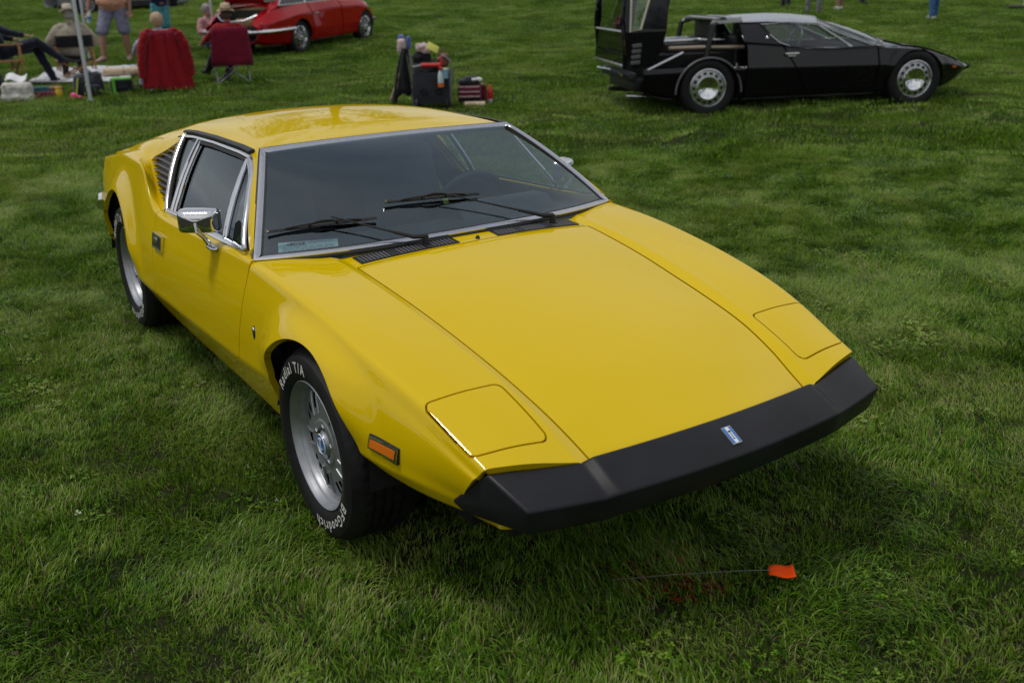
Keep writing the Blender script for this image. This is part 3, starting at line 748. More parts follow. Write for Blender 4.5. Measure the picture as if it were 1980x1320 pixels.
def inset(q, d):
    c = (sum(p[0] for p in q)/4, sum(p[1] for p in q)/4); w = max(p[0] for p in q)-min(p[0] for p in q); h = max(p[1] for p in q)-min(p[1] for p in q)
    return [(c[0]+(p[0]-c[0])*(1-2*d/w), c[1]+(p[1]-c[1])*(1-2*d/(h*.72))) for p in q]
for s in (-1, 1):
    mk = empty('side_marker'); mk.parent = CAR
    q = inset([(.388, .462), (.510, .444), (.515, .500), (.393, .511)], .003)
    patch('bezel', q, s, -.01, .006, M['rubber'], mk); patch('bezel_rim', inset(q, .003), s, -.01, .008, M['chrome'], mk); patch('lens_well', inset(q, .008), s, -.01, .0085, M['rubber'], mk); patch('lens', inset(q, .010), s, -.01, .0105, M['amber'], mk)
    em = empty('fender_emblem'); em.parent = CAR
    c = side_pt(-.459, .557, s, .0)
    MB().ball((c.x, c.y, c.z), (.013, .006, .028), 14, 10).build('shield', M['black'], em)
    MB().ball((c.x, c.y+s*.002, c.z+.012), (.010, .006, .012), 12, 8).build('crest', M['chrome'], em)
# ------------------------------------------------------------------ wheels
def wheel(name, x, y, z, r, w, lip, side, text, a_off):
    """side -1: outer face towards -y"""
    we = empty(name, (x, y, z)); we.parent = CAR
    if side > 0: we.rotation_euler = (0, 0, math.pi)
    k = r-.3136
    prof = [(.196, .035), (.205, .010), (.212, .002), (.222, -.006), (.245+.4*k, -.014), (.272+.6*k, -.0145), (.290+k, -.008), (.301+k, .006), (.3085+k, .016), (r-.0015, .024)]
    tread = [(r, .030), (r, .050), (r-.007, .052), (r-.007, .059), (r, .061)]
    n_r = 3; a = .061; step = (w-.122)/n_r
    for i in range(n_r): tread += [(r+.001, a+.004), (r+.001, a+step-.011), (r-.007, a+step-.009), (r-.007, a+step-.002), (r, a+step)]; a += step
    tread += [(r, w-.030), (r-.0015, w-.024)]
    prof = prof + tread + [(.301+k, w-.006), (.272, w+.01), (.222, w), (.20, w-.03)]
    nseg = 132; b = MB(); V = []; F = []; q = len(prof)
    for j in range(nseg):
        t = 2*math.pi*j/nseg
        for i, (pr, ph) in enumerate(prof):
            if 8 <= i < len(prof)-4 and (j+(i//3)) % 3 == 0: pr = pr-.0045
            if i == 7 and j % 3 == 0: pr -= .002
            V.append((pr*math.cos(t), ph, pr*math.sin(t)))
    for j in range(nseg):
        j2 = (j+1) % nseg
        for i in range(q-1): F.append((j*q+i, j*q+i+1, j2*q+i+1, j2*q+i))
    ty = link('tyre', V, F, M['tyre'], we, auto=28)
    for tx, ang, rad, hgt in text:
        cu = bpy.data.curves.new('t', 'FONT'); cu.body = tx; cu.size = 1; cu.offset = .018; cu.space_character = 1.3; cu.resolution_u = 3
        to = bpy.data.objects.new('t', cu); COL.objects.link(to)
        dg = bpy.context.evaluated_depsgraph_get(); me = to.evaluated_get(dg).to_mesh()
        tv_ = [v.co.copy() for v in me.vertices]; tf_ = [tuple(p.vertices) for p in me.polygons]
        to.evaluated_get(dg).to_mesh_clear(); bpy.data.objects.remove(to); bpy.data.curves.remove(cu)
        sc = hgt/.70; x0 = min(v.x for v in tv_); 
        V = []
        for v in tv_:
            rr = rad+v.y*sc; an = R(ang)-(v.x-x0)*sc/(rad+.012)
            V.append((rr*math.cos(an), -.0165 , rr*math.sin(an)))
        link('sidewall_lettering', V, [tuple(reversed(f)) for f in tf_], M['letter'], we, smooth=False)
    # rim: stepped barrel lip, deep dish, slotted face
    rim = MB()
    rim.lathe([(.200, .030), (.2095, .006), (.2110, .000), (.2085, -.003), (.2050, .000), (.2030, .006), (.1985, .010), (.1965, .020), (.1935, .022), (.1915, .0235), (.1900, .030), (.1890, .0315), (.1880, .042), (.1865, .047), (.1830, .048)], 72, 'y')
    rim_o = rim.build('rim', M['alloy'], we, auto=45)
    # face between r .168 and .05 with slots
    nr, na = 16, 240; V = []
    rs = [.183-.133*i/(nr-1) for i in range(nr)]
    def fy(r_): return float(np.interp(r_, [.05, .07, .10, .128, .155, .183], [.030, .031, .034, .037, .041, .048]))
    for j in range(na):
        t = 2*math.pi*j/na
        for r_ in rs: V.append((r_*math.cos(t), fy(r_), r_*math.sin(t)))
    F = []
    for j in range(na):
        j2 = (j+1) % na
        for i in range(nr-1): F.append((j*nr+i, j*nr+i+1, j2*nr+i+1, j2*nr+i))
    V = np.array(V)
    def slots(V):
        rr = np.hypot(V[:, 0], V[:, 2]); an = np.degrees(np.arctan2(V[:, 2], V[:, 0]))-a_off; d = np.full(len(V), -1.)
        for k_ in range(10):
            da = (an-36*k_+180) % 360-180; lx = rr*np.cos(np.radians(da)); ly = rr*np.sin(np.radians(da))
            if k_ % 2: bx_ = np.minimum(.025-np.abs(lx-.143), .0175-np.abs(ly))
            else: bx_ = np.minimum(.021-np.abs(lx-.148), .028-np.abs(ly)); bx_ = np.minimum(bx_, np.abs(ly)-.006)
            d = np.maximum(d, np.where(np.cos(np.radians(da)) > 0, bx_, -1))
        return d
    fv, ff = clip(V, F, lambda V: -slots(V))
    fv, ff = rimmed(fv, [tuple(reversed(f)) for f in ff], .0012)
    link('wheel_face', fv, ff, M['alloy'], we, auto=40)
    db = MB(); db.lathe([(.185, .115), (.0, .115)], 40, 'y'); db.lathe([(.130, .105), (.120, .10), (.0, .10)], 40, 'y'); db.build('brake_disc', M['dark'], we)
    for k_ in range(5):
        t = R(a_off+36+72*k_); ct, st = math.cos(t), math.sin(t)
        for sgn in (-1, 1):
            pts = [Vector((.095, .032, sgn*.021)), Vector((.118, .034, sgn*.0235)), Vector((.145, .0375, sgn*.025)), Vector((.176, .0445, sgn*.028))]
            MB().tube([Vector((p.x*ct-p.z*st, p.y, p.x*st+p.z*ct)) for p in pts], [.0035, .0042, .0045, .004], 8).build('spoke_rib', M['alloy'], we)
    hb = MB(); hb.lathe([(.082, .034), (.078, .030), (.070, .028), (.052, .028), (.044, .034), (.038, .030), (.034, .022), (.0, .020)], 40, 'y'); hb.build('hub', M['alloy'], we)
    cp = MB(); cp.lathe([(.0335, .024), (.031, .0185), (.0, .0165)], 32, 'y'); cap = cp.build('centre_cap', M['blue'], we)
    eb = MB(); eb.box((0, .0155, .002), (.0045, .003, .036)); eb.box((0, .0155, .018), (.020, .003, .0045)); eb.box((0, .0155, -.016), (.016, .003, .004)); eb.lathe([(.0345, .0190), (.0320, .0165), (.0315, .019)], 32, 'y'); eb.build('cap_emblem', M['white'], we)
    for k_ in range(5):
        t = R(a_off+72*k_); b = MB(); b.lathe([(.0, .023), (.006, .0235), (.009, .026), (.010, .036)], 6, 'y', (.060*math.cos(t), 0, .060*math.sin(t))); b.build('lug_nut', M['chrome'], we)
        b = MB(); b.lathe([(.019, .033), (.016, .029), (.011, .030)], 16, 'y', (.060*math.cos(t), 0, .060*math.sin(t))); b.build('nut_seat', M['dark'], we, smooth=True)
    return we
txt_f = [('Radial T/A', 149, .2400, .034), ('BFGoodrich', -23, .2400, .034)]
txt_r = [('Radial T/A', 152, .2410, .038), ('BFGoodrich', -32, .2410, .038)]
wheel('front_wheel', 0, -.832, .3136, .3136, .215, .21, -1, txt_f, 12)
wheel('front_wheel', 0, .832, .3136, .3136, .215, .21, 1, txt_f, 40)
wheel('rear_wheel', -2.515, -.829, .3247, .3247, .255, .21, -1, txt_r, 25)
wheel('rear_wheel', -2.515, .829, .3247, .3247, .255, .21, 1, txt_r, 55)
# ------------------------------------------------------------------ cabin
fl = MB(); fl.box((-1.35, 0, .30), (1.5, 1.40, .04)); fl.build('cabin_floor', M['carpet'], CAR)
bk = MB(); bk.box((-2.02, 0, .66), (.05, 1.20, .74), rot=(0, R(-12), 0)); bk.build('rear_bulkhead', M['carpet'], CAR)
db_ = MB()
dp = [(-.44, .745), (-.60, .758), (-.80, .752), (-.90, .735), (-.93, .70), (-.91, .60), (-.80, .50), (-.46, .45)]
db_.prism(dp, -.745, .745, 'y'); db_.build('dashboard', M['leather'], CAR, auto=30)
bn = MB(); bn.prism([(-.72, .75), (-.80, .80), (-.90, .795), (-.95, .74), (-.92, .70), (-.75, .70)], .16, .62, 'y'); bn.build('instrument_binnacle', M['leather'], CAR)
for s in (-1, 1):
    st = empty('seat'); st.parent = CAR; y = s*.34
    c = MB(); c.box((-1.36, y, .42), (.50, .48, .16), rot=(0, R(-8), 0), bev=.05); c.build('cushion', M['leather'], st)
    c = MB(); c.box((-1.70, y, .66), (.13, .46, .56), rot=(0, R(-22), 0), bev=.05); c.build('backrest', M['leather'], st)
    c = MB(); c.box((-1.83, y, .935), (.08, .26, .15), rot=(0, R(-20), 0), bev=.03); c.build('headrest', M['leather'], st)
    d = MB(); d.box((-1.22, s*.765, .60), (1.05, .03, .30)); d.build('door_card', M['leather'], CAR)
sw = empty('steering_wheel'); sw.parent = CAR
b = MB(); c0 = Vector((-1.05, .36, .735)); ax = Vector((-.90, 0, .43)).normalized(); e1 = Vector((0, 1, 0)); e2 = ax.cross(e1)
b.tube([c0+(e1*math.cos(q)+e2*math.sin(q))*.175 for q in [2*math.pi*i/40 for i in range(40)]], .012, 8, closed=True); b.build('rim', M['leather'], sw)
b = MB()
for q in (.0, math.pi, 1.5*math.pi): b.tube([c0-ax*.02, c0+(e1*math.cos(q)+e2*math.sin(q))*.17], .007, 6)
b.tube([c0-ax*.25, c0-ax*.01], .022, 10); b.build('spokes', M['black'], sw)
MB().box((-1.17, 0, 1.045), (.02, .20, .055), rot=(0, R(-15), 0), bev=.008).build('rear_view_mirror', M['black'], CAR)
hl = MB(); V = []
for i in range(13):
    for j in range(13):
        x = -1.12-.85*i/12; y = -.52+1.04*j/12; V.append((x, y, 1.075-.02*abs(y)/.52+.02*math.sin(math.pi*i/12)))
hl.add(V, grid_faces(13, 13)).build('headliner', M['carpet'], CAR)
# printed sheet lying on the dashboard behind the glass
pp = [(-.632, -.668, .812), (-.562, -.470, .812), (-.515, -.488, .768), (-.580, -.690, .768)]
pb = MB(); pb.add([Vector(p) for p in pp]+[Vector(p)+Vector((-.0006, 0, -.0012)) for p in pp], [(0, 1, 2, 3), (7, 6, 5, 4), (0, 4, 5, 1), (1, 5, 6, 2), (2, 6, 7, 3), (3, 7, 4, 0)])
card = empty('info_sheet', (0, 0, 0), 0, 'pale green printed sheet propped on the dashboard behind the windscreen', 'sheet')
pb.build('paper', M['paper'], card, smooth=False)
A, Bq, Cq, Dq = [Vector(p) for p in pp]
def onp(u, v): return A.lerp(Bq, u).lerp(Dq.lerp(Cq, u), v)+Vector((.0015, 0, .0022))
lb = MB()
for v in [.36+.075*i for i in range(8)]:
    u = .07
    while u < .9:
        w = random.Random(int(v*1000+u*100)).uniform(.05, .16); u2 = min(u+w, .93)
        lb.add([onp(u, v), onp(u2, v), onp(u2, v+.022), onp(u, v+.022)], [(0, 1, 2, 3)]); u = u2+.025
for (u0, u1, v0, v1) in ((.14, .2, .13, .2), (.2, .24, .08, .25), (.25, .33, .08, .12), (.25, .27, .08, .25), (.25, .33, .21, .25), (.34, .36, .08, .25), (.36, .43, .08, .12), (.41, .44, .08, .25), (.36, .43, .21, .25), (.08, .2, .2, .23), (.5, .9, .10, .115)):
    lb.add([onp(u0, v0), onp(u1, v0), onp(u1, v1), onp(u0, v1)], [(0, 1, 2, 3)])
lb.build('print', M['ink'], card, smooth=False)
# ------------------------------------------------------------------ lawn: gently rising terrain
def gh(x, y):
    s = (np.asarray(x, float)-2.6)*-.84+(np.asarray(y, float)+1.76)*.54; t = np.maximum(0, s-5.2); tl = np.minimum(t, 26)
    return .016*tl**1.3 + (t-tl)*.016*1.3*26**.3*np.exp(-np.maximum(0, t-60)/90)
def GZ(x, y): return float(gh(x, y))
UX, UY = -.84, .54
def soil_mat():
    m = bpy.data.materials.new('lawn_soil'); m.use_nodes = True; t = m.node_tree; b = t.nodes['Principled BSDF']; b.inputs['Roughness'].default_value = .95; b.inputs['Specular IOR Level'].default_value = .1
    co = t.nodes.new('ShaderNodeNewGeometry')
    n = t.nodes.new('ShaderNodeTexNoise'); n.inputs['Scale'].default_value = 1.3; n.inputs['Detail'].default_value = 9; n.inputs['Roughness'].default_value = .7; t.links.new(co.outputs['Position'], n.inputs['Vector'])
    r = t.nodes.new('ShaderNodeValToRGB'); e = r.color_ramp.elements; e[0].position = .3; e[0].color = (.012, .014, .006, 1); e[1].position = .72; e[1].color = (.035, .036, .016, 1)
    t.links.new(n.outputs['Fac'], r.inputs[0]); t.links.new(r.outputs[0], b.inputs['Base Color'])
    n2 = t.nodes.new('ShaderNodeTexNoise'); n2.inputs['Scale'].default_value = 30; n2.inputs['Detail'].default_value = 6; t.links.new(co.outputs['Position'], n2.inputs['Vector'])
    bp = t.nodes.new('ShaderNodeBump'); bp.inputs['Strength'].default_value = .8; bp.inputs['Distance'].default_value = .03; t.links.new(n2.outputs['Fac'], bp.inputs['Height']); t.links.new(bp.outputs[0], b.inputs['Normal'])
    return m
ss = np.concatenate([np.arange(-40, 0, 4), np.arange(0, 40, .8), np.arange(40, 100, 5), np.arange(100, 420, 20)]); ll = np.concatenate([np.arange(-300, -40, 20), np.arange(-40, 41, 2.), np.arange(60, 320, 20)])
V = []
for a in ss:
    for b in ll:
        x = 2.6+UX*a-UY*b; y = -1.76+UY*a+UX*b; V.append((x, y, GZ(x, y)))
tag(link('ground', V, grid_faces(len(ss), len(ll)), soil_mat()), kind='structure')
# grass blades: tuft meshes scattered by a node group
def grass_mat(name, straw=False):
    m = bpy.data.materials.new(name); m.use_nodes = True; t = m.node_tree; N = t.nodes; L = t.links; N.clear()
    out = N.new('ShaderNodeOutputMaterial')
    at = N.new('ShaderNodeAttribute'); at.attribute_type = 'INSTANCER'; at.attribute_name = 'hue'
    oi = N.new('ShaderNodeObjectInfo')
    ge = N.new('ShaderNodeNewGeometry')
    ad = N.new('ShaderNodeMath'); ad.operation = 'MULTIPLY_ADD'; ad.inputs[1].default_value = .75; L.new(ge.outputs['Random Per Island'], ad.inputs[0]); L.new(at.outputs['Fac'], ad.inputs[2])
    r = N.new('ShaderNodeValToRGB'); e = r.color_ramp.elements
    cols = [(.0, (.012, .038, .003)), (.25, (.055, .150, .006)), (.5, (.130, .275, .012)), (.72, (.210, .345, .030)), (.95, (.26, .36, .060)), (1.15, (.33, .37, .12))]
    if straw: cols = [(0., (.13, .10, .045)), (1.2, (.27, .22, .12))]
    e[0].position = 0; e[0].color = (*cols[0][1], 1); e[1].position = 1; e[1].color = (*cols[-1][1], 1)
    for p, c in cols[1:-1]:
        q = e.new(p/1.2); q.color = (*c, 1)
    sc = N.new('ShaderNodeMath'); sc.operation = 'MULTIPLY'; sc.inputs[1].default_value = 1/1.2; L.new(ad.outputs[0], sc.inputs[0]); L.new(sc.outputs[0], r.inputs[0])
    col = r.outputs[0]
    if not straw:
        # sprayed red marking paint on a few tufts in front of the bumper
        pa = N.new('ShaderNodeAttribute'); pa.attribute_type = 'INSTANCER'; pa.attribute_name = 'paint'
        gt = N.new('ShaderNodeMath'); gt.operation = 'LESS_THAN'; L.new(ge.outputs['Random Per Island'], gt.inputs[0]); L.new(pa.outputs['Fac'], gt.inputs[1])
        mx = N.new('ShaderNodeMix'); mx.data_type = 'RGBA'; L.new(gt.outputs[0], mx.inputs[0]); L.new(col, mx.inputs[6]); mx.inputs[7].default_value = (.30, .022, .012, 1); col = mx.outputs[2]
    p = N.new('ShaderNodeBsdfPrincipled'); p.inputs['Roughness'].default_value = .30; p.inputs['Specular IOR Level'].default_value = .25; L.new(col, p.inputs['Base Color'])
    tr = N.new('ShaderNodeBsdfTranslucent'); L.new(col, tr.inputs[0])
    ms = N.new('ShaderNodeMixShader'); ms.inputs[0].default_value = .35; L.new(p.outputs[0], ms.inputs[1]); L.new(tr.outputs[0], ms.inputs[2]); L.new(ms.outputs[0], out.inputs[0])
    return m
GM = [grass_mat('grass_blade'), grass_mat('dry_blade', True)]
def tuft(name, rng, n, rad, l0, l1, w, lean, seg=3, spread=.5):
    V = []; F = []; mi = []
    for i in range(n):
        a = rng.uniform(0, 2*math.pi); rr = rad*math.sqrt(rng.random()); px, py = rr*math.cos(a), rr*math.sin(a)
        ln = rng.uniform(l0, l1)*(.6 if rng.random() < .3 else 1); th = rng.gauss(0, spread*1.0); ww = w*rng.uniform(.6, 1.25)
        if rng.random() < .22: th = rng.uniform(-math.pi, math.pi)
        dx, dy = math.cos(th), math.sin(th); k = min(1.45, max(.15, rng.gauss(lean, .35)))
        tw = rng.uniform(-.9, .9); sx, sy = -dy*math.cos(tw)+dx*math.sin(tw)*.3, dx*math.cos(tw)+dy*math.sin(tw)*.3
        b = len(V); x, y, z = px, py, -.004
        ang = k*.35
        for j in range(seg+1):
            t = j/seg; hw = ww*.5*(1-t**1.6)+.00015
            V.append((x-sx*hw, y-sy*hw, z)); V.append((x+sx*hw, y+sy*hw, z))
            st = ln/seg; x += dx*math.sin(ang)*st; y += dy*math.sin(ang)*st; z += math.cos(ang)*st; ang += k*1.15/seg*(1.2 if j else .7)
            ang = min(ang, 1.62)
        for j in range(seg): F.append((b+2*j, b+2*j+1, b+2*j+3, b+2*j+2)); mi.append(1 if (i % 16 == 0) else 0)
    me = bpy.data.meshes.new(name); me.from_pydata(V, [], F); me.polygons.foreach_set('material_index', mi); me.polygons.foreach_set('use_smooth', [True]*len(F))
    for m in GM: me.materials.append(m)
    return bpy.data.objects.new(name, me)
def clover(name, rng, n, straw=False):
    V = []; F = []; mi = []
    for i in range(n):
        a = rng.uniform(0, 6.283); rr = .06*math.sqrt(rng.random()); c = Vector((rr*math.cos(a), rr*math.sin(a), rng.uniform(.008, .03)))
        if straw:
            d = Vector((math.cos(a*3), math.sin(a*3), rng.uniform(-.2, .2))); s = Vector((-d.y, d.x, 0))*rng.uniform(.0012, .003); ln = rng.uniform(.012, .035); k = len(V); V += [c-d*ln-s, c+d*ln-s*.6, c+d*ln+s*.6, c-d*ln+s]; F.append((k, k+1, k+2, k+3)); mi.append(1); continue
        r0 = rng.uniform(.005, .009); t0 = rng.uniform(0, 6.283); tilt = Vector((rng.gauss(0, .25), rng.gauss(0, .25), 1)).normalized(); u = tilt.orthogonal().normalized(); w = tilt.cross(u)
        for q in range(3):
            t = t0+q*2.094; d = u*math.cos(t)+w*math.sin(t); e = -u*math.sin(t)+w*math.cos(t); k = len(V)
            V += [c, c+d*r0*.7+e*r0*.55, c+d*r0*1.25+e*r0*.25, c+d*r0*1.25-e*r0*.25, c+d*r0*.7-e*r0*.55]; F.append((k, k+1, k+2, k+3, k+4)); mi.append(0)
    me = bpy.data.meshes.new(name); me.from_pydata(V, [], F); me.polygons.foreach_set('material_index', mi)
    for m in GM: me.materials.append(m)
    return bpy.data.objects.new(name, me)
def tuft_set(name, specs):
    c = bpy.data.collections.new(name); rng = random.Random(7)
    for i, sp in enumerate(specs): c.objects.link(tuft('%s_%02d' % (name, i), rng, *sp))
    return c
#            n, radius, l0, l1, width, lean, seg, spread
near = tuft_set('near_tuft', [(56, .052, .016, .040, .0044, .70, 3, .7), (56, .052, .018, .046, .0040, .95, 3, .6), (60, .050, .014, .034, .0046, .50, 3, 1.2), (52, .055, .022, .054, .0036, 1.10, 4, .5), (44, .050, .010, .026, .0066, .45, 2, 1.6), (56, .058, .030, .068, .0032, 1.30, 4, .45), (50, .058, .030, .072, .0034, 1.35, 4, .50)])
near.objects.link(clover('near_tuft_07', random.Random(21), 26))
far = tuft_set('far_tuft', [(330, .34, .025, .060, .0080, .8, 2, .7), (330, .34, .025, .06, .0070, 1.0, 2, .5), (300, .34, .02, .05, .0090, .6, 2, 1.0)])
nprng = np.random.RandomState(3)
def vnoise(P, sc, seed):
    """smooth value noise on (n, 2) points"""
    rs = np.random.RandomState(seed); G = rs.rand(64, 64); q = P*sc; i = np.floor(q).astype(int); f = q-i; f = f*f*(3-2*f)
    def g(a, b): return G[(i[:, 0]+a) % 64, (i[:, 1]+b) % 64]
    return (g(0, 0)*(1-f[:, 0])+g(1, 0)*f[:, 0])*(1-f[:, 1])+(g(0, 1)*(1-f[:, 0])+g(1, 1)*f[:, 0])*f[:, 1]
def fbm(P, sc, seed): return (vnoise(P, sc, seed)+.5*vnoise(P, sc*2.1, seed+1)+.25*vnoise(P, sc*4.3, seed+2))/1.75
def scatter(name, coll, s0, s1, step, smin, smax, label, seed, fade=0.):
    rs = np.random.RandomState(seed); S = np.arange(s0, s1, step); pts = []
    for a in S:
        w = .62*max(a, 0)+2.2; b = np.arange(-w, w, step); q = np.stack([np.full(len(b), a), b], 1); pts.append(q)
    Q = np.vstack(pts); Q += (rs.rand(*Q.shape)-.5)*step*1.3
    P = np.stack([2.6+UX*Q[:, 0]-UY*Q[:, 1], -1.76+UY*Q[:, 0]+UX*Q[:, 1]], 1)
    keep = np.ones(len(P), bool)
    for cx, cy, hx, hy in ((0, -.725, .05, .09), (0, .725, .05, .09), (-2.515, -.70, .05, .11), (-2.515, .70, .05, .11)):   # pressed flat under the tyres
        keep &= ~((np.abs(P[:, 0]-cx) < hx) & (np.abs(P[:, 1]-cy) < hy))
    P = P[keep]; n = len(P)
    ang = fbm(P, 1.3, 11)*16 + rs.normal(0, .5, n)
    big = fbm(P, .55, 23); fine = fbm(P, 2.6, 31)
    mid = fbm(P, 6.5, 61); hue = np.clip(.20+.60*(big-.5)+1.0*(fine-.5)+1.0*(mid-.5)+rs.normal(0, .16, n), -.15, .62)
    sc = rs.uniform(smin, smax, n)*(.60+.8*fbm(P, 2.4, 47)); lay = fbm(P, 1.9, 83)+.25*fbm(P, 5, 85); pick = np.where((lay > .72) & (rs.rand(n) < .8), rs.randint(5, 7, n), rs.randint(0, 5, n)); pick = np.where((fbm(P, 2.9, 97) > .60) & (rs.rand(n) < .05), 7, pick)
    under = (P[:, 0] > -3.0) & (P[:, 0] < .7) & (np.abs(P[:, 1]) < .66); sc = np.where(under, sc*.8, sc)
    d1 = np.abs((P[:, 0]-.80)*.80-(P[:, 1]-.02)*.6); paint = np.zeros(n)
    for (ax, ay), (bx, by) in (((.80, -.19), (.93, -.02)), ((.76, .02), (.93, -.02)), ((.88, -.17), (.98, .02))):
        a = np.array([ax, ay]); e = np.array([bx-ax, by-ay]); t = np.clip(((P-a)@e)/(e@e), 0, 1); d = np.linalg.norm(P-a-t[:, None]*e, axis=1); paint = np.maximum(paint, np.where(d < .020, .36, 0))
    me = bpy.data.meshes.new(name); me.vertices.add(n)
    me.vertices.foreach_set('co', np.column_stack([P, gh(P[:, 0], P[:, 1])]).astype(np.float32).ravel())
    rot = np.column_stack([rs.normal(0, .10, n), rs.normal(0, .10, n), ang])
    for nm, ty, dat in (('rot', 'FLOAT_VECTOR', rot), ('sc', 'FLOAT', sc), ('hue', 'FLOAT', hue), ('paint', 'FLOAT', paint), ('pick', 'INT', pick)):
        at = me.attributes.new(nm, ty, 'POINT'); at.data.foreach_set('vector' if ty == 'FLOAT_VECTOR' else 'value', dat.astype(np.int32 if ty == 'INT' else np.float32).ravel())
    o = bpy.data.objects.new(name, me); COL.objects.link(o); tag(o, label, 'grass', kind='stuff')
    ng = bpy.data.node_groups.new(name+'_nodes', 'GeometryNodeTree')
    ng.interface.new_socket('Geometry', in_out='INPUT', socket_type='NodeSocketGeometry'); ng.interface.new_socket('Geometry', in_out='OUTPUT', socket_type='NodeSocketGeometry')
    gi = ng.nodes.new('NodeGroupInput'); go = ng.nodes.new('NodeGroupOutput'); ip = ng.nodes.new('GeometryNodeInstanceOnPoints'); ci = ng.nodes.new('GeometryNodeCollectionInfo')
    ci.inputs['Collection'].default_value = coll; ci.inputs['Separate Children'].default_value = True; ci.inputs['Reset Children'].default_value = True
    ip.inputs['Pick Instance'].default_value = True
    def named(nm, ty):
        q = ng.nodes.new('GeometryNodeInputNamedAttribute'); q.data_type = ty; q.inputs['Name'].default_value = nm; return [s_ for s_ in q.outputs if s_.enabled and s_.name == 'Attribute'][0]
    ng.links.new(gi.outputs[0], ip.inputs['Points']); ng.links.new(ci.outputs[0], ip.inputs['Instance'])
    e2r = ng.nodes.new('FunctionNodeEulerToRotation'); ng.links.new(named('rot', 'FLOAT_VECTOR'), e2r.inputs[0]); ng.links.new(e2r.outputs[0], ip.inputs['Rotation'])
    ng.links.new(named('sc', 'FLOAT'), ip.inputs['Scale']); ng.links.new(named('pick', 'INT'), ip.inputs['Instance Index'])
    ng.links.new(ip.outputs[0], go.inputs[0])
    md = o.modifiers.new('scatter', 'NODES'); md.node_group = ng
    return o
scatter('lawn_grass', near, .9, 9.5, .043, .85, 1.2, 'short tufted lawn grass around the yellow car', 5)
scatter('distant_lawn_grass', far, 9.0, 46, .235, .85, 1.15, 'mown lawn grass further back behind the cars', 6)
# ------------------------------------------------------------------ orange marker flag lying in the grass
fg = empty('marker_flag', (.93, .13, 0), 0, 'small orange marker flag on a thin wire lying in the grass', 'marker flag')
MB().tube([(-.155, -.388, .030), (-.06, -.25, .046), (.04, -.10, .056), (.10, -.008, .058)], .0009, 6).build('wire', mat('grey_wire', (.26, .25, .24), .5, .5), fg)
fm = mat('flag_orange', (1.0, .085, .004), .7, spec=.15, noise=.06, nscale=60)
V = []; FC = [(1.009, .130), (1.040, .199), (1.084, .166), (1.034, .107)]      # corners on the ground plan
for i in range(9):
    for j in range(5):
        u, v = i/8, j/4; x = (FC[0][0]*(1-u)+FC[1][0]*u)*(1-v)+(FC[3][0]*(1-u)+FC[2][0]*u)*v; y = (FC[0][1]*(1-u)+FC[1][1]*u)*(1-v)+(FC[3][1]*(1-u)+FC[2][1]*u)*v
        V.append((x-.93, y-.13, .050+.004*math.sin(u*6+v)-.010*(v-.5)))
fo = link('flag', V, grid_faces(9, 5), fm, fg); md = fo.modifiers.new('thick', 'SOLIDIFY'); md.thickness = .0006
# ------------------------------------------------------------------ trees standing round the lawn (seen only as reflections in paint and glass)
def make_tree(seed, h, w):
    rng = random.Random(seed); root = empty('lawn_tree')
    b = MB(); tips = []
    b.tube([(0, 0, -.5), (.1, .05, h*.15), (.0, .15, h*.32), (.1, .1, h*.5), (.05, 0, h*.8)], [.55, .42, .34, .24, .06], 10)
    for k in range(11):
        a = k*2.4+rng.uniform(-.3, .3); z0 = h*rng.uniform(.22, .6); ln = w*rng.uniform(.55, .95); d = Vector((math.cos(a), math.sin(a), rng.uniform(.25, .8)))
        p1 = Vector((0, .1, z0))+d*ln*.5; p2 = p1+Vector((d.x, d.y, d.z*.6))*ln*.45; b.tube([(0, .1, z0), p1, p2], [.20, .11, .04], 6); tips += [p1, p2, p1.lerp(p2, .5)]
    b.build('trunk', BARK, root)
    cl_ = []
    for k in range(46):
        a = rng.uniform(0, 6.283); q = rng.uniform(-.85, 1); rr = w*math.sqrt(max(0, 1-q*q))*rng.uniform(.45, 1.0); cl_.append((Vector((rr*math.cos(a), rr*math.sin(a), h*.62+q*h*.36)), rng.uniform(.10, .22)*w*1.35))
    cl_ += [(t, .2*w) for t in tips]
    V = []; F = []
    for c, r_ in cl_:
        for i in range(95):
            d = Vector((rng.gauss(0, 1), rng.gauss(0, 1), rng.gauss(0, .8))).normalized()*r_*rng.uniform(.35, 1.05)**.6; p = c+d; s = rng.uniform(.10, .24)
            u = Vector((rng.gauss(0, 1), rng.gauss(0, 1), rng.gauss(0, 1))).normalized(); v = u.orthogonal().normalized(); k0 = len(V); V += [p+u*s, p+v*s*.6, p-u*s, p-v*s*.6]; F.append((k0, k0+1, k0+2, k0+3))
    link('crown', V, F, LEAF, root, smooth=False)
    return root
BARK = mat('bark', (.09, .065, .045), .9, noise=.3, nscale=4, bump=.8, bscale=12)
LEAF = bpy.data.materials.new('tree_leaves'); LEAF.use_nodes = True; t = LEAF.node_tree; bs = t.nodes['Principled BSDF']; bs.inputs['Roughness'].default_value = .6
ge = t.nodes.new('ShaderNodeNewGeometry'); rr_ = t.nodes.new('ShaderNodeValToRGB'); rr_.color_ramp.elements[0].color = (.030, .055, .012, 1); rr_.color_ramp.elements[1].color = (.085, .125, .028, 1); t.links.new(ge.outputs['Random Per Island'], rr_.inputs[0]); t.links.new(rr_.outputs[0], bs.inputs['Base Color'])
protos = [make_tree(1, 17, 6.5), make_tree(2, 21, 7.5), make_tree(5, 14, 6.0)]
rt = random.Random(12); spots = []
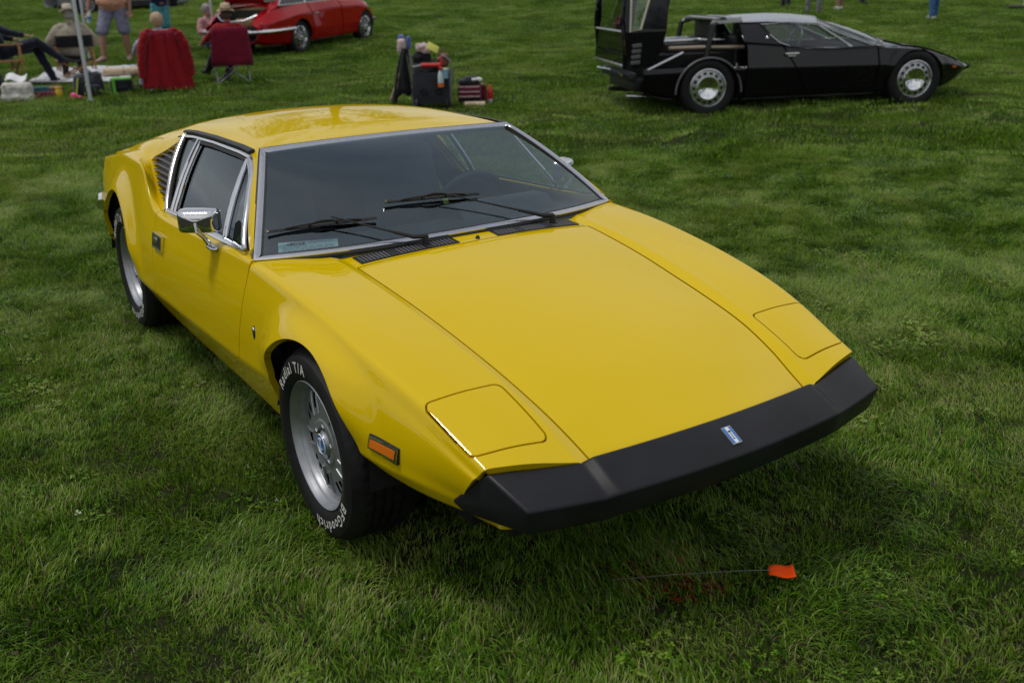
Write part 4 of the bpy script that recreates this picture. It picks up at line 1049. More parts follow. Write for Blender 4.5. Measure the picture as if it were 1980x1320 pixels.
for k in range(26):
    a = 2*math.pi*k/26+rt.uniform(-.07, .07); d = rt.uniform(58, 72)
    if math.cos(a-math.atan2(.42, -.90)) > .86 or math.cos(a-math.atan2(-.29, -.95)) > .965: continue      # open sky beyond the cars
    spots.append((-1+d*math.cos(a), d*math.sin(a), rt.uniform(.85, 1.25), rt.uniform(0, 6), k % 3))
spots += [(-40.5, 16.2, .80, 1.0, 1), (-62, 52, .9, 2.2, 0)]
first = [True]*3
for x, y, s, rz, k in spots:
    o = protos[k] if first[k] else copy_tree(protos[k]); first[k] = False
    o.location = (x, y, GZ(x, y)-.1); o.rotation_euler = (0, 0, rz); o.scale = (s, s, s)
    tag(o, 'leafy green tree standing at the edge of the lawn', 'tree', 'trees around the lawn')
# ------------------------------------------------------------------ other cars on the lawn
MK = dict(
    blackpaint=paint_mat('black_paint', (.0065, .0065, .008)),
    redpaint=paint_mat('red_paint', (.36, .004, .008)),
    silver=paint_mat('silver_paint', (.32, .34, .35)),
    steel=mat('brushed_steel_roof', (.62, .62, .64), .33, 1., noise=.06, nscale=12),
    bronze=mat('bronze_tube', (.42, .33, .24), .4, .6), cream=mat('cream_trim', (.62, .58, .46), .4, .3), grille=mat('vent_slat_grey', (.10, .10, .105), .45),
    maroon=mat('dark_red_reflection', (.05, .005, .006), .7), tan=mat('tan_trim', (.36, .21, .10), .6, noise=.2, nscale=20), tint=glass_mat('car_glass', (.48, .56, .52), f0=.09))  # maroon: painted reflection colour for the raised cover's rear glass
def yaw_place(o, loc, f):
    f = Vector(f).normalized(); r = f.cross(Vector((0, 0, 1))).normalized(); up = r.cross(f)
    o.matrix_world = Matrix(((f.x, -r.x, up.x, loc[0]), (f.y, -r.y, up.y, loc[1]), (f.z, -r.z, up.z, loc[2]), (0, 0, 0, 1)))
def road_wheel(parent, x, y, z, r, w, kind):
    we = empty('wheel', (x, y, z)); we.parent = parent; s = 1 if y > 0 else -1
    if s > 0: we.rotation_euler = (0, 0, math.pi)
    b = MB(); b.lathe([(r*.62, .03), (r*.655, .004), (r*.72, -.008), (r*.86, -.012), (r*.95, .002), (r*.985, .02), (r, .04), (r, w-.04), (r*.95, w), (r*.65, w-.02)], 48, 'y'); b.build('tyre', M['tyre'], we)
    rr = r*.64
    if kind == 'dome':
        b = MB(); b.lathe([(rr, .02), (rr*1.02, .0), (rr*.97, -.004), (rr*.93, .004), (rr*.90, .018), (rr*.62, .014), (rr*.60, .03)], 48, 'y'); b.build('rim', M['satin'], we)
        for k in range(14):
            q = 2*math.pi*k/14; c = Vector((rr*.765*math.cos(q), .0135, rr*.765*math.sin(q))); MB().box(c, (rr*.13, .006, rr*.17), rot=(0, -q, 0)).build('vent_hole', M['dark'], we)
        b = MB(); b.lathe([(rr*.62, .016), (rr*.60, -.012), (rr*.56, -.012), (rr*.42, .004), (rr*.2, .020), (.001, .030)], 40, 'y'); b.build('hub_cap', M['chrome'], we)
    elif kind == 'wire':
        b = MB(); b.lathe([(rr, .02), (rr*1.02, .0), (rr*.95, -.002), (rr*.92, .02), (rr*.86, .04), (rr*.86, .09)], 48, 'y'); b.build('rim', M['chrome'], we)
        b = MB()
        for k in range(36):
            q = 2*math.pi*k/36; q2 = q+(.5 if k % 2 else -.5); b.tube([(rr*.2*math.cos(q), .0 if k % 3 else .06, rr*.2*math.sin(q)), (rr*.9*math.cos(q2), .04, rr*.9*math.sin(q2))], .004, 4)
        o = b.build('wire_spokes', M['chrome'], we); o['kind'] = 'stuff'
        b = MB(); b.lathe([(rr*.24, .06), (rr*.22, -.01), (rr*.12, -.04), (.001, -.045)], 20, 'y'); b.box((0, -.035, 0), (rr*.55, .02, .03)); b.build('hub_nut', M['chrome'], we)
        b = MB(); b.lathe([(rr*.86, .10), (.0, .10)], 30, 'y'); b.build('brake_drum', M['dark'], we)
    else:
        b = MB(); b.lathe([(rr, .02), (rr*1.02, .0), (rr*.95, .0), (rr*.9, .03), (rr*.3, .02), (.001, .01)], 48, 'y'); b.build('rim', M['alloy'], we)
        for k in range(10):
            q = 2*math.pi*k/10; c = Vector((rr*.62*math.cos(q), .023, rr*.62*math.sin(q))); MB().box(c, (rr*.42, .008, rr*.16), rot=(0, -q, 0)).build('spoke_gap', M['dark'], we)
    return we
def body_loft(xs, rails, per, crown=1.0):
    """rails: list of rail functions from sill to belt, last is a function x -> centre height"""
    def prof(x):
        P = [r(x) for r in rails[:-1]]; zc = float(rails[-1](x)); c = [(P[0][0]-.12, P[0][1]-.02)]
        for i, p in enumerate(P):
            if i: c.append(toward(p, P[i-1], .03))
            c.append(p)
            nx = P[i+1] if i+1 < len(P) else (0, zc)
            c.append(toward(p, nx, .03))
            if i+1 < len(P): c.append(lerp2(p, nx, .5))
        p = P[-1]
        for k in (.66, .33): c.append((p[0]*k, p[1]+(zc-p[1])*(1-k*k)))
        c.append((0, zc)); C = [(-a, b) for a, b in c[:-1]]+[c[-1]]+c[:-1][::-1]
        return bspline(C, per)
    return loft(xs, prof)
# ---- black mid-engined coupe with its rear cover raised
BO = empty('sports_car', (0, 0, 0), 0, 'black mid engined coupe with steel roof and raised rear engine cover', 'car')
yaw_place(BO, (-6.607, 6.825, .155), (.42039, .90732, .0056))
rb = rail([(.3, .76, .19), (2.0, .76, .19), (2.95, .70, .20), (3.3, .52, .27), (3.62, .20, .36)])
lcb = rail([(.3, .865, .53), (1.5, .87, .52), (2.6, .85, .50), (3.0, .78, .485), (3.3, .64, .44), (3.62, .30, .40)])
shb = rail([(.3, .80, .82), (.6, .80, .80), (.86, .80, .775), (1.2, .80, .735), (1.6, .80, .715), (2.05, .795, .715), (2.3, .79, .70), (2.55, .785, .685), (2.8, .76, .64), (3.0, .73, .58), (3.3, .58, .49), (3.62, .28, .415)])
zcb = pchip([.3, 2.0, 2.4, 2.8, 3.14, 3.44, 3.62], [.80, .76, .745, .705, .635, .52, .42])
bv, bf = body_loft(np.arange(.42, 3.63, .025), [rb, lcb, shb, zcb], 4)
def bfl(V):
    V = V.copy()
    for cx in (0., 2.6):
        r_ = np.hypot(V[:, 0]-cx, V[:, 2]-.30); V[:, 1] += np.sign(V[:, 1])*.03*(1-sm(.34, .46, r_))*(np.abs(V[:, 1]) > .70)*sm(.3, .45, V[:, 2])
    return V
bv = bfl(bv)
bv, bf = clip(bv, bf, lambda V: np.hypot(V[:, 0]-2.6, V[:, 2]-.30)-.365+9*(np.abs(V[:, 1]) < .45))
bv, bf = clip(bv, bf, lambda V: np.where((V[:, 2] > .62) & (np.abs(V[:, 1]) < .775), V[:, 0]-(2.45-.42*(np.abs(V[:, 1])/.775)**2), V[:, 0]-.46))
# split off the doors and hood
def fdoor(V): return np.where((np.abs(V[:, 1]) > .70), np.minimum(np.minimum(V[:, 0]-(1.06-.62*(V[:, 2]-.52)-.0), 2.10-V[:, 0]), V[:, 2]-.26), -1)
def fhood(V): return np.where(V[:, 2] > .50, np.minimum(.60-np.abs(V[:, 1]), V[:, 0]-2.52), -1)
for nm, fn in (('door', lambda V: np.where(V[:, 1] < 0, fdoor(V), -1)), ('door', lambda V: np.where(V[:, 1] > 0, fdoor(V), -1)), ('hood', fhood)):
    a, b = clip(bv, bf, lambda V: fn(V)-.003); p_ = link(nm, *rimmed(a, b, .015), MK['blackpaint'], BO)
    bv, bf = clip(bv, bf, lambda V: -fn(V)-.003)
    if nm == 'door':
        s = 1 if np.mean(np.array(a)[:, 1]) > 0 else -1
        MB().box((1.0, s*.852, .68), (.17, .02, .028), bev=.005).build('handle', M['chrome'], p_); MB().box((1.0, s*.846, .655), (.10, .02, .018), bev=.004).build('handle_trigger', M['satin'], p_)
link('body', *rimmed(bv, bf, .015), MK['blackpaint'], BO)
# cabin top: steel roof and pillars
bel = rail([(.42, .79, .82), (.86, .79, .775), (1.2, .79, .735), (1.6, .79, .715), (2.05, .785, .715), (2.2, .78, .71)])
gut = rail([(.40, .60, 1.04), (.7, .60, 1.045), (1.05, .595, 1.04), (1.42, .585, 1.005), (1.75, .64, .875), (2.2, .74, .70)])
zrb = pchip([.4, .7, 1.0, 1.3, 1.5, 1.75, 2.2], [1.09, 1.11, 1.115, 1.10, 1.06, .99, .82])
def bprof(x):
    be, gu, zr = bel(x), gut(x), float(zrb(x)); c = [be, lerp2(be, gu, .3), lerp2(be, gu, .7), toward(gu, be, .03), gu, (gu[0]-.03, gu[1]+(zr-gu[1])*.4), (gu[0]*.7, gu[1]+(zr-gu[1])*.75), (gu[0]*.35, gu[1]+(zr-gu[1])*.95), (0, zr)]
    return bspline([(-a, b) for a, b in c[:-1]]+[c[-1]]+c[:-1][::-1], 4)
tv2, tf2 = loft(np.arange(.42, 2.2, .025), bprof)
WB = np.array([(.67, 1.015), (.77, .90), (.87, .81), (1.0, .765), (1.2, .738), (1.6, .722), (2.05, .722), (1.75, .855), (1.42, .985), (1.05, 1.018)])
fw = lambda V: np.where(np.abs(V[:, 1]) > .56, sdpoly(xz(V), WB), -1)
tv2, tf2 = clip(tv2, tf2, lambda V: np.maximum(np.maximum(1.50-.10*(np.abs(V[:, 1])/.55)**2-V[:, 0], np.abs(V[:, 1])-(np.interp(V[:, 0], [1.40, 1.75, 2.2], [.555, .615, .715]))), -1))
tv2, tf2 = clip(tv2, tf2, lambda V: -fw(V))
top, topf = clip(tv2, tf2, lambda V: np.maximum(V[:, 2]-np.interp(V[:, 0], [.4, .75, 1.42, 2.2], [1.03, 1.03, .99, .66]), V[:, 0]-1.40)); link('roof', *rimmed(top, topf, .02), MK['steel'], BO)
pil, pilf = clip(tv2, tf2, lambda V: np.minimum(np.interp(V[:, 0], [.4, .75, 1.42, 2.2], [1.03, 1.03, .99, .66])-V[:, 2], 1.40-V[:, 0])); [link('rear_pillar', *rimmed(*clip(pil, pilf, lambda V: V[:, 1]*q), .02), MK['blackpaint'], BO) for q in (-1, 1)]
def by_(x, z):
    be, gu = bel(x), gut(x); t = min(1, max(0, (z-be[1])/(gu[1]-be[1]))); return be[0]+(gu[0]-be[0])*t
for s in (-1, 1):
    sw_ = empty('side_window'); sw_.parent = BO
    k = len(WB); V = [(x, s*(by_(x, z)-.008), z) for x, z in WB]; c = (1.3, s*(by_(1.3, .87)-.008), .87)
    link('pane', V+[c], [(i, (i+1) % k, k) for i in range(k)], MK['tint'], sw_, smooth=False)
    MB().tube([(x, s*by_(x, z), z) for x, z in WB], .011, 6, closed=True).build('frame', MK['steel'], sw_)
    MB().tube([(1.40, s*by_(1.40, .985), .985), (1.78, s*by_(1.78, .73), .725)], .012, 6).build('vent_bar', MK['steel'], sw_)
    MB().lathe([(.001, -.008), (.018, -.006), (.022, .0)], 14, 'y', (.73, s*.70 if s > 0 else -.735, .86)).build('fuel_cap', M['chrome'], BO)
V = []; 
for i in range(15):
    u = -1+i/7
    for j in range(9):
        t = j/8; b0 = Vector((2.46-.40*u*u, .765*u, .735+.01*(1-u*u))); t0 = Vector((1.47-.10*u*u, .55*u, 1.005+.055*(1-u*u))); V.append(b0.lerp(t0, t)+Vector((.02, 0, .03))*4*t*(1-t))
link('windscreen', V, grid_faces(15, 9), MK['tint'], BO)
MB().tube([(2.46-.40*u*u, .765*u, .745+.01*(1-u*u)) for u in [-1+i/10 for i in range(21)]], .012, 6).build('windscreen_trim', MK['steel'], BO)
for a, b in (((2.40, -.35, .765), (2.15, .05, .84)), ((2.42, .15, .765), (2.15, .45, .84))): MB().tube([a, ((a[0]+b[0])/2, (a[1]+b[1])/2, .83), b], [.012, .008, .006], 6).build('wiper', M['black'], BO)
# cabin
ib = MB(); ib.box((1.3, 0, .30), (1.9, 1.4, .1)); ib.box((2.2, 0, .60), (.4, 1.4, .22)); ib.build('cabin_floor', M['carpet'], BO)
for s in (-1, 1):
    st = empty('seat'); st.parent = BO; MB().box((1.15, s*.36, .42), (.5, .48, .16), bev=.04).build('cushion', M['leather'], st); MB().box((.88, s*.36, .66), (.13, .46, .5), rot=(0, R(-20), 0), bev=.04).build('backrest', M['leather'], st); MB().box((.78, s*.36, .94), (.07, .24, .14), bev=.02).build('headrest', mat('pale_headrest', (.30, .40, .42), .6), st)
b = MB(); c0 = Vector((1.55, .36, .75)); b.tube([c0+Vector((math.sin(q)*.06, math.cos(q)*.17, math.sin(q)*.16)) for q in [2*math.pi*i/24 for i in range(24)]], .012, 6, closed=True); b.build('steering_wheel', M['satin'], BO)
# open engine bay: rear lower body, inner arches, tubes
rv, rf = body_loft(np.arange(-.78, .47, .025), [rail([(-.8, .70, .33), (-.4, .74, .22), (.5, .76, .19)]), rail([(-.8, .80, .50), (0, .87, .53), (.5, .865, .53)]), rail([(-.8, .78, .56), (0, .82, .57), (.5, .82, .57)]), pchip([-.8, .5], [.50, .50])], 4)
rv, rf = clip(rv, rf, lambda V: np.abs(V[:, 1])-.62)
rv, rf = clip(rv, rf, lambda V: np.hypot(V[:, 0], V[:, 2]-.30)-.365); [link('rear_lower_panel', *rimmed(*clip(rv, rf, lambda V: np.minimum(V[:, 1]*q-.1, V[:, 0]*w)), .015), MK['blackpaint'], BO) for q in (-1, 1) for w in (-1, 1)]
for s in (-1, 1):
    V = []
    for j in range(25):
        q = math.pi*j/24; V += [(.40*math.cos(q), s*.84, .27+.40*math.sin(q)), (.40*math.cos(q), s*.50, .27+.40*math.sin(q))]
    link('wheel_arch', V, [(2*j, 2*j+2, 2*j+3, 2*j+1) for j in range(24)], MK['blackpaint'], BO)
    MB().tube([(.40*math.cos(math.pi*j/24), s*.842, .27+.40*math.sin(math.pi*j/24)) for j in range(25)], .012, 6).build('arch_lip', M['louver'], BO)
    MB().tube([(-.72, s*.72, .545), (-.28, s*.70, .73)], .016, 8).build('gas_strut', M['satin'], BO)
    MB().tube([(-.42, s*.58, .775), (0, s*.59, .775), (.50, s*.60, .76)], .024, 8).build('bay_rail', MK['bronze'], BO)
    for (hx, hz, hy) in ((.33, .555, .83),): MB().box((hx, s*hy, hz+.02), (.02, .02, .05)).build('latch', M['satin'], BO)
MB().box((-.12, 0, .50), (1.05, 1.10, .40)).build('engine_bay', M['dark'], BO)
MB().tube([(-.45, -.35, .845), (.05, -.33, .85), (.35, -.33, .84)], .022, 10).build('intake_pipe', M['satin'], BO)
MB().tube([(-.45, .20, .84), (.30, .22, .85)], .018, 10).build('intake_pipe', M['satin'], BO)
eb = MB(); eb.box((-.05, 0, .74), (.62, .5, .14), bev=.02); eb.box((-.30, 0, .80), (.16, .22, .07), bev=.02); eb.build('engine', M['black'], BO)
hb_ = MB(); hb_.tube([(.02, -.62, .60), (.10, -.60, 1.02), (.25, -.56, 1.075), (.25, .56, 1.075), (.10, .60, 1.02), (.02, .62, .60)], .035, 8); hb_.build('rear_hoop', M['black'], BO)
MB().box((.40, 0, .70), (.03, 1.2, .40)).build('rear_bulkhead', M['black'], BO)
MB().box((.30, .22, .93), (.03, .80, .26)).build('bulkhead_trim', M['black'], BO)
rb2 = MB()
for s in (-1, 1): rb2.prism([(.10, 1.035), (.46, 1.045), (.46, 1.075), (.12, 1.07)], s*.61, s*.52, 'y')
rb2.box((.30, 0, 1.088), (.36, 1.06, .02)); rb2.build('roof_rear', MK['steel'], BO)
tb = MB(); tb.box((-.88, 0, .47), (.10, 1.40, .10), bev=.02); tb.box((-.72, 0, .36), (.25, 1.2, .14), bev=.02); tb.build('tail_structure', M['black'], BO)
for s in (-1, 1): MB().tube([(-1.0, s*.62, .50), (-.92, s*.20, .50)], .014, 8).build('rear_bumper', M['chrome'], BO); MB().tube([(-.60, s*.45, .22), (-.90, s*.45, .24)], .03, 10).build('exhaust', M['satin'], BO)
# raised rear cover
ld = empty('rear_cover'); ld.parent = BO
SP = [(-.90, .575), (-.66, .60), (-.55, .78), (-.50, 1.02), (-.485, 1.22), (-.44, 1.40), (-.34, 1.62), (-.42, 1.92), (-.72, 1.95), (-.95, 1.60), (-1.0, 1.1), (-.965, .72)]
WH = [(-.935, .985), (-.815, 1.005), (-.70, 1.36), (-.64, 1.56), (-.86, 1.60), (-.92, 1.35)]
for s in (-1, 1):
    x0, x1, z0, z1 = -1.01, -.33, .57, 1.96; nx, nz2 = 30, 56
    V = np.array([(x0+(x1-x0)*i/(nx-1), 0, z0+(z1-z0)*j/(nz2-1)) for i in range(nx) for j in range(nz2)])
    V, F = clip(V, grid_faces(nx, nz2), lambda V: sdpoly(xz(V), SP)); V, F = clip(V, F, lambda V: -sdpoly(xz(V), WH))
    V[:, 1] = s*(.76-.10*np.clip((V[:, 2]-1.0)/.9, 0, 1)-.10*np.clip((V[:, 0]+1.0)/-.3, 0, 1)); o = link('side_panel', V, F, MK['blackpaint'], ld); md = o.modifiers.new('thick', 'SOLIDIFY'); md.thickness = .02; md.offset = -s
    yy = lambda z: s*(.765-.10*min(1, max(0, (z-1.0)/.9)))
    MB().tube([(x, yy(z), z) for x, z in WH], .013, 6, closed=True).build('quarter_frame', MK['cream'], ld)
    link('quarter_glass', [(x, yy(z)-s*.006, z) for x, z in WH], [tuple(range(len(WH)))], MK['tint'], ld, smooth=False)
    for k in range(4): MB().box((-.875+.006*k, s*.772, .645+k*.062), (.11, .02, .045), rot=(0, R(-6), 0), bev=.006).build('vent_slat', MK['grille'], ld)
b = MB(); b.box((-.985, 0, .66), (.05, 1.42, .16)); b.build('tail_panel', MK['blackpaint'], ld)
MB().box((-.99, 0, .60), (.07, 1.36, .05), bev=.01).build('tail_edge', M['satin'], ld)
for s in (-1, 1): MB().tube([(-.97, s*.70, .72), (-1.005, s*.68, 1.1), (-.955, s*.66, 1.6), (-.72, s*.63, 1.95)], .03, 8).build('glass_frame', MK['blackpaint'], ld)
MB().tube([(-1.003, -.68, .985), (-1.003, .68, .985)], .016, 8).build('glass_bar', M['satin'], ld)
link('rear_glass', [(-.99, -.69, 1.0), (-.99, .69, 1.0), (-.955, .66, 1.6), (-.955, -.66, 1.6), (-.72, .62, 1.95), (-.72, -.62, 1.95)], [(0, 1, 2, 3), (3, 2, 4, 5)], MK['tint'], ld, smooth=False)
MB().box((-.985, 0, .86), (.02, 1.36, .22)).build('trim_panel', MK['blackpaint'], ld); MB().ball((-.93, .05, 1.0), (.03, .28, .12), 16, 10).build('painted_red_reflection', MK['maroon'], ld)  # the maroon ball paints a dark red reflection into the rear glass
for s in (-1, 1): MB().box((3.16, s*.715, .445), (.06, .02, .02), rot=(0, 0, s*R(-24))).build('side_marker', M['amber'], BO)
for x in (0, 2.6):
    for s in (-1, 1):
        road_wheel(BO, x, s*.815, .325, .342, .20, 'dome')
        h_ = MB(); h_.lathe([(.37, s*.45), (.37, s*.80)], 24, 'y', (x, 0, .30), 0, math.pi); h_.build('wheel_housing', M['dark'], BO)
MB().box((1.6, 0, .25), (3.0, 1.2, .10)).build('underbody', M['dark'], BO)
# ---- red saloon-tailed coupe with open boot
AS = empty('sports_car', (0, 0, 0), 0, 'rounded red coupe with wire wheels, chrome bumpers and open boot', 'car')
yaw_place(AS, (-16.86, 5.10, .49), (-.57, .82, .040))
XA = np.arange(-1.18, 3.10, .03)
ra = [rail([(-1.2, .50, .36), (-.9, .64, .28), (0, .72, .24), (2.5, .72, .24), (3.1, .50, .32)]), rail([(-1.2, .58, .48), (-.9, .73, .46), (0, .80, .45), (1.3, .77, .45), (2.5, .79, .46), (3.1, .60, .48)]), rail([(-1.2, .56, .60), (-.9, .73, .66), (-.4, .80, .72), (0, .80, .76), (.7, .765, .78), (1.4, .77, .80), (2.5, .78, .76), (3.1, .55, .62)]), rail([(-1.2, .42, .66), (-.9, .58, .80), (-.4, .66, .92), (.2, .67, .945), (1.4, .70, .93), (2.2, .70, .90), (2.8, .60, .82), (3.1, .40, .70)]), pchip([-1.2, -.9, -.4, .2, 1.4, 2.2, 2.8, 3.1], [.70, .86, .98, 1.0, .98, .95, .87, .74])]
av, af = body_loft(XA, ra, 4)
av, af = clip(av, af, lambda V: np.minimum(np.hypot(V[:, 0], V[:, 2]-.32), np.hypot(V[:, 0]-2.51, V[:, 2]-.32))-.36+9*(np.abs(V[:, 1]) < .45))
fboot = lambda V: np.where(V[:, 2] > .56, np.minimum(.46-np.abs(V[:, 1]), -.62-V[:, 0]), -1)
av, af = clip(av, af, lambda V: -fboot(V)); fcab = lambda V: np.where(V[:, 2] > .85, np.minimum(.60-np.abs(V[:, 1]), np.minimum(V[:, 0]+.35, 1.45-V[:, 0])), -1); av, af = clip(av, af, lambda V: -fcab(V))
fdr = lambda V: np.where(np.abs(V[:, 1]) > .62, np.minimum(np.minimum(V[:, 0]-.42, 1.55-V[:, 0]), V[:, 2]-.33), -1)
for sgn in (-1, 1):
    a, b = clip(av, af, lambda V: np.where(V[:, 1]*sgn > 0, fdr(V), -1)-.002); d_ = link('door', *rimmed(a, b, .012), MK['redpaint'], AS)
    MB().box((.58, sgn*.785, .74), (.12, .02, .022), bev=.004).build('handle', M['chrome'], d_)
av, af = clip(av, af, lambda V: -fdr(V)-.002); link('body', *rimmed(av, af, .012), MK['redpaint'], AS)
# cabin with glass
cp_ = [(-.75, .86), (-.35, 1.18), (.1, 1.33), (.7, 1.37), (1.1, 1.33), (1.5, .95)]
def ahalf(z): return .66-.18*max(0, (z-.93)/.44)
V = []; F = []; nn_ = 24
xsA = [-.72+2.2*i/nn_ for i in range(nn_+1)]
zt = pchip([p[0] for p in cp_], [p[1] for p in cp_])
rv = []
for x in xsA:
    z = float(zt(x)); w = ahalf(z); rv += [(x, w, z-.07), (x, w-.03, z-.02), (x, w*.6, z+.012), (x, 0, z+.02), (x, -w*.6, z+.012), (x, -w+.03, z-.02), (x, -w, z-.07)]
rv = np.array(rv); rf_ = grid_faces(nn_+1, 7)
rA, rB = clip(rv, rf_, lambda V: np.minimum(V[:, 0]+.15, 1.08-V[:, 0])); o = link('roof', rA, rB, MK['redpaint'], AS); md = o.modifiers.new('t', 'SOLIDIFY'); md.thickness = .015
wA, wB = clip(rv, rf_, lambda V: V[:, 0]-1.09); link('windscreen', wA, wB, MK['tint'], AS)
wA, wB = clip(rv, rf_, lambda V: -.16-V[:, 0]); wA, wB = clip(wA, wB, lambda V: V[:, 2]-1.02); link('rear_window', wA, wB, MK['tint'], AS)
for s in (-1, 1):
    wn = [(-.52, .945), (-.22, 1.17), (.12, 1.26), (.7, 1.295), (1.05, 1.25), (1.40, .945)]
    q = [(x, s*(ahalf(z)+.004), z) for x, z in wn]; link('side_glass', q, [tuple(range(len(q)))], MK['tint'], AS, smooth=False)
    MB().tube(q, .012, 6, closed=True).build('window_frame', M['chrome'], AS); MB().tube([(.40, s*ahalf(1.27), 1.275), (.40, s*ahalf(.945), .945)], .014, 6).build('window_post', M['chrome'], AS)
    V = [(-.75, s*.60, .86), (-.52, s*(ahalf(.945)), .945), (-.22, s*ahalf(1.17), 1.17), (-.15, s*ahalf(1.17), 1.20), (-.35, s*.52, 1.13), (-.62, s*.50, .97)]
    link('rear_pillar', V, [(0, 1, 2, 3, 4, 5)], MK['redpaint'], AS, smooth=False)
    for x in (0, 2.51):
        road_wheel(AS, x, s*.735, .325, .335, .165, 'wire')
        h_ = MB(); h_.lathe([(.365, s*.42), (.365, s*.74)], 24, 'y', (x, 0, .32), 0, math.pi); h_.build('wheel_housing', M['dark'], AS)
MB().box((.6, 0, .32), (3.0, 1.2, .10)).build('underbody', M['dark'], AS)
MB().box((.5, 0, .62), (1.6, 1.15, .5)).build('cabin_interior', MK['tan'], AS)
bt = MB(); bt.box((-.83, 0, .58), (.40, .90, .04)); bt.box((-.64, 0, .72), (.04, .92, .30)); bt.build('boot_floor', M['black'], AS)
MB().box((-.80, -.12, .67), (.24, .40, .14), bev=.02).build('boot_lining', MK['tan'], AS)
V = []
for i in range(7):
    for j in range(9): u, w = i/6, -1+j/4; V.append((-.60-.34*u, .46*w*(1-.12*u), .97+.47*u+.05*(1-w*w)))
o = link('boot_lid', V, grid_faces(7, 9), MK['redpaint'], AS); md = o.modifiers.new('t', 'SOLIDIFY'); md.thickness = .03
MB().tube([(-.95, -.46, .80), (-1.10, -.25, .715), (-1.13, 0, .70), (-1.10, .25, .715), (-.95, .46, .80), (-.64, .48, .93)], .018, 6).build('boot_trim', M['satin'], AS)
bb = MB()
for s in (-1, 1): bb.tube([(-.32, s*.845, .52), (-.75, s*.83, .52), (-1.08, s*.72, .52), (-1.22, s*.45, .52), (-1.26, 0, .52)], .035, 8)
bb.build('rear_bumper', M['chrome'], AS)
bb = MB(); bb.tube([(2.95, -.78, .45), (3.12, -.62, .45), (3.22, -.3, .45), (3.24, 0, .45), (3.22, .3, .45), (3.12, .62, .45), (2.95, .78, .45)], .035, 8); bb.build('front_bumper', M['chrome'], AS)
for s in (-1, 1): MB().ball((-1.06, s*.60, .655), (.05, .035, .03), 10, 8).build('tail_lamp', M['redlens'], AS)
# ---- silver saloon far behind, seen between the standing people
SL = empty('saloon_car', (0, 0, 0), 0, 'silver grey saloon far behind the man in the peach shirt', 'car')
yaw_place(SL, (-32.1, 4.27, 1.12), (-.16, .987, .01))
XS = np.arange(-.85, 3.50, .05)
rs_ = [rail([(-.9, .60, .30), (0, .76, .22), (2.6, .76, .22), (3.5, .55, .28)]), rail([(-.9, .70, .52), (0, .86, .52), (2.6, .86, .52), (3.5, .62, .48)]), rail([(-.9, .66, .88), (0, .80, .92), (1.8, .80, .90), (2.6, .78, .82), (3.5, .52, .62)]), pchip([-.9, 0, 1.8, 2.6, 3.5], [.98, 1.0, .98, .90, .68])]
v_, f_ = body_loft(XS, rs_, 3); v_, f_ = clip(v_, f_, lambda V: np.minimum(np.hypot(V[:, 0], V[:, 2]-.32), np.hypot(V[:, 0]-2.6, V[:, 2]-.32))-.36+9*(np.abs(V[:, 1]) < .4)); link('body', *rimmed(v_, f_, .01), MK['silver'], SL)
cab = MB(); pr = [(-.60, .95), (-.1, 1.36), (.9, 1.42), (1.35, 1.36), (1.95, .95)]
zt2 = pchip([p[0] for p in pr], [p[1] for p in pr]); V = []
for i in range(21):
    x = -.6+2.55*i/20; z = float(zt2(x)); w = .76-.16*(z-.95)/.45; V += [(x, .76, .93), (x, w, z-.04), (x, w*.7, z), (x, -w*.7, z), (x, -w, z-.04), (x, -.76, .93)]
link('cabin', V, grid_faces(21, 6), MK['silver'], SL)
for s in (-1, 1):
    q = [(-.35, s*.765, .98), (-.02, s*.70, 1.27), (.9, s*.66, 1.33), (1.25, s*.68, 1.28), (1.65, s*.765, .98)]; link('side_glass', q, [tuple(range(5))], M['dark'], SL, smooth=False)
    MB().box((1.3, s*.82, .30), (1.9, .08, .16)).build('sill_trim', M['black'], SL)
    for x in (0, 2.6):
        road_wheel(SL, x, s*.80, .31, .315, .2, 'spoke'); h_ = MB(); h_.lathe([(.37, s*.4), (.37, s*.80)], 20, 'y', (x, 0, .31), 0, math.pi); h_.build('wheel_housing', M['dark'], SL)
MB().box((1.3, 0, .26), (3.8, 1.2, .08)).build('underbody', M['dark'], SL)
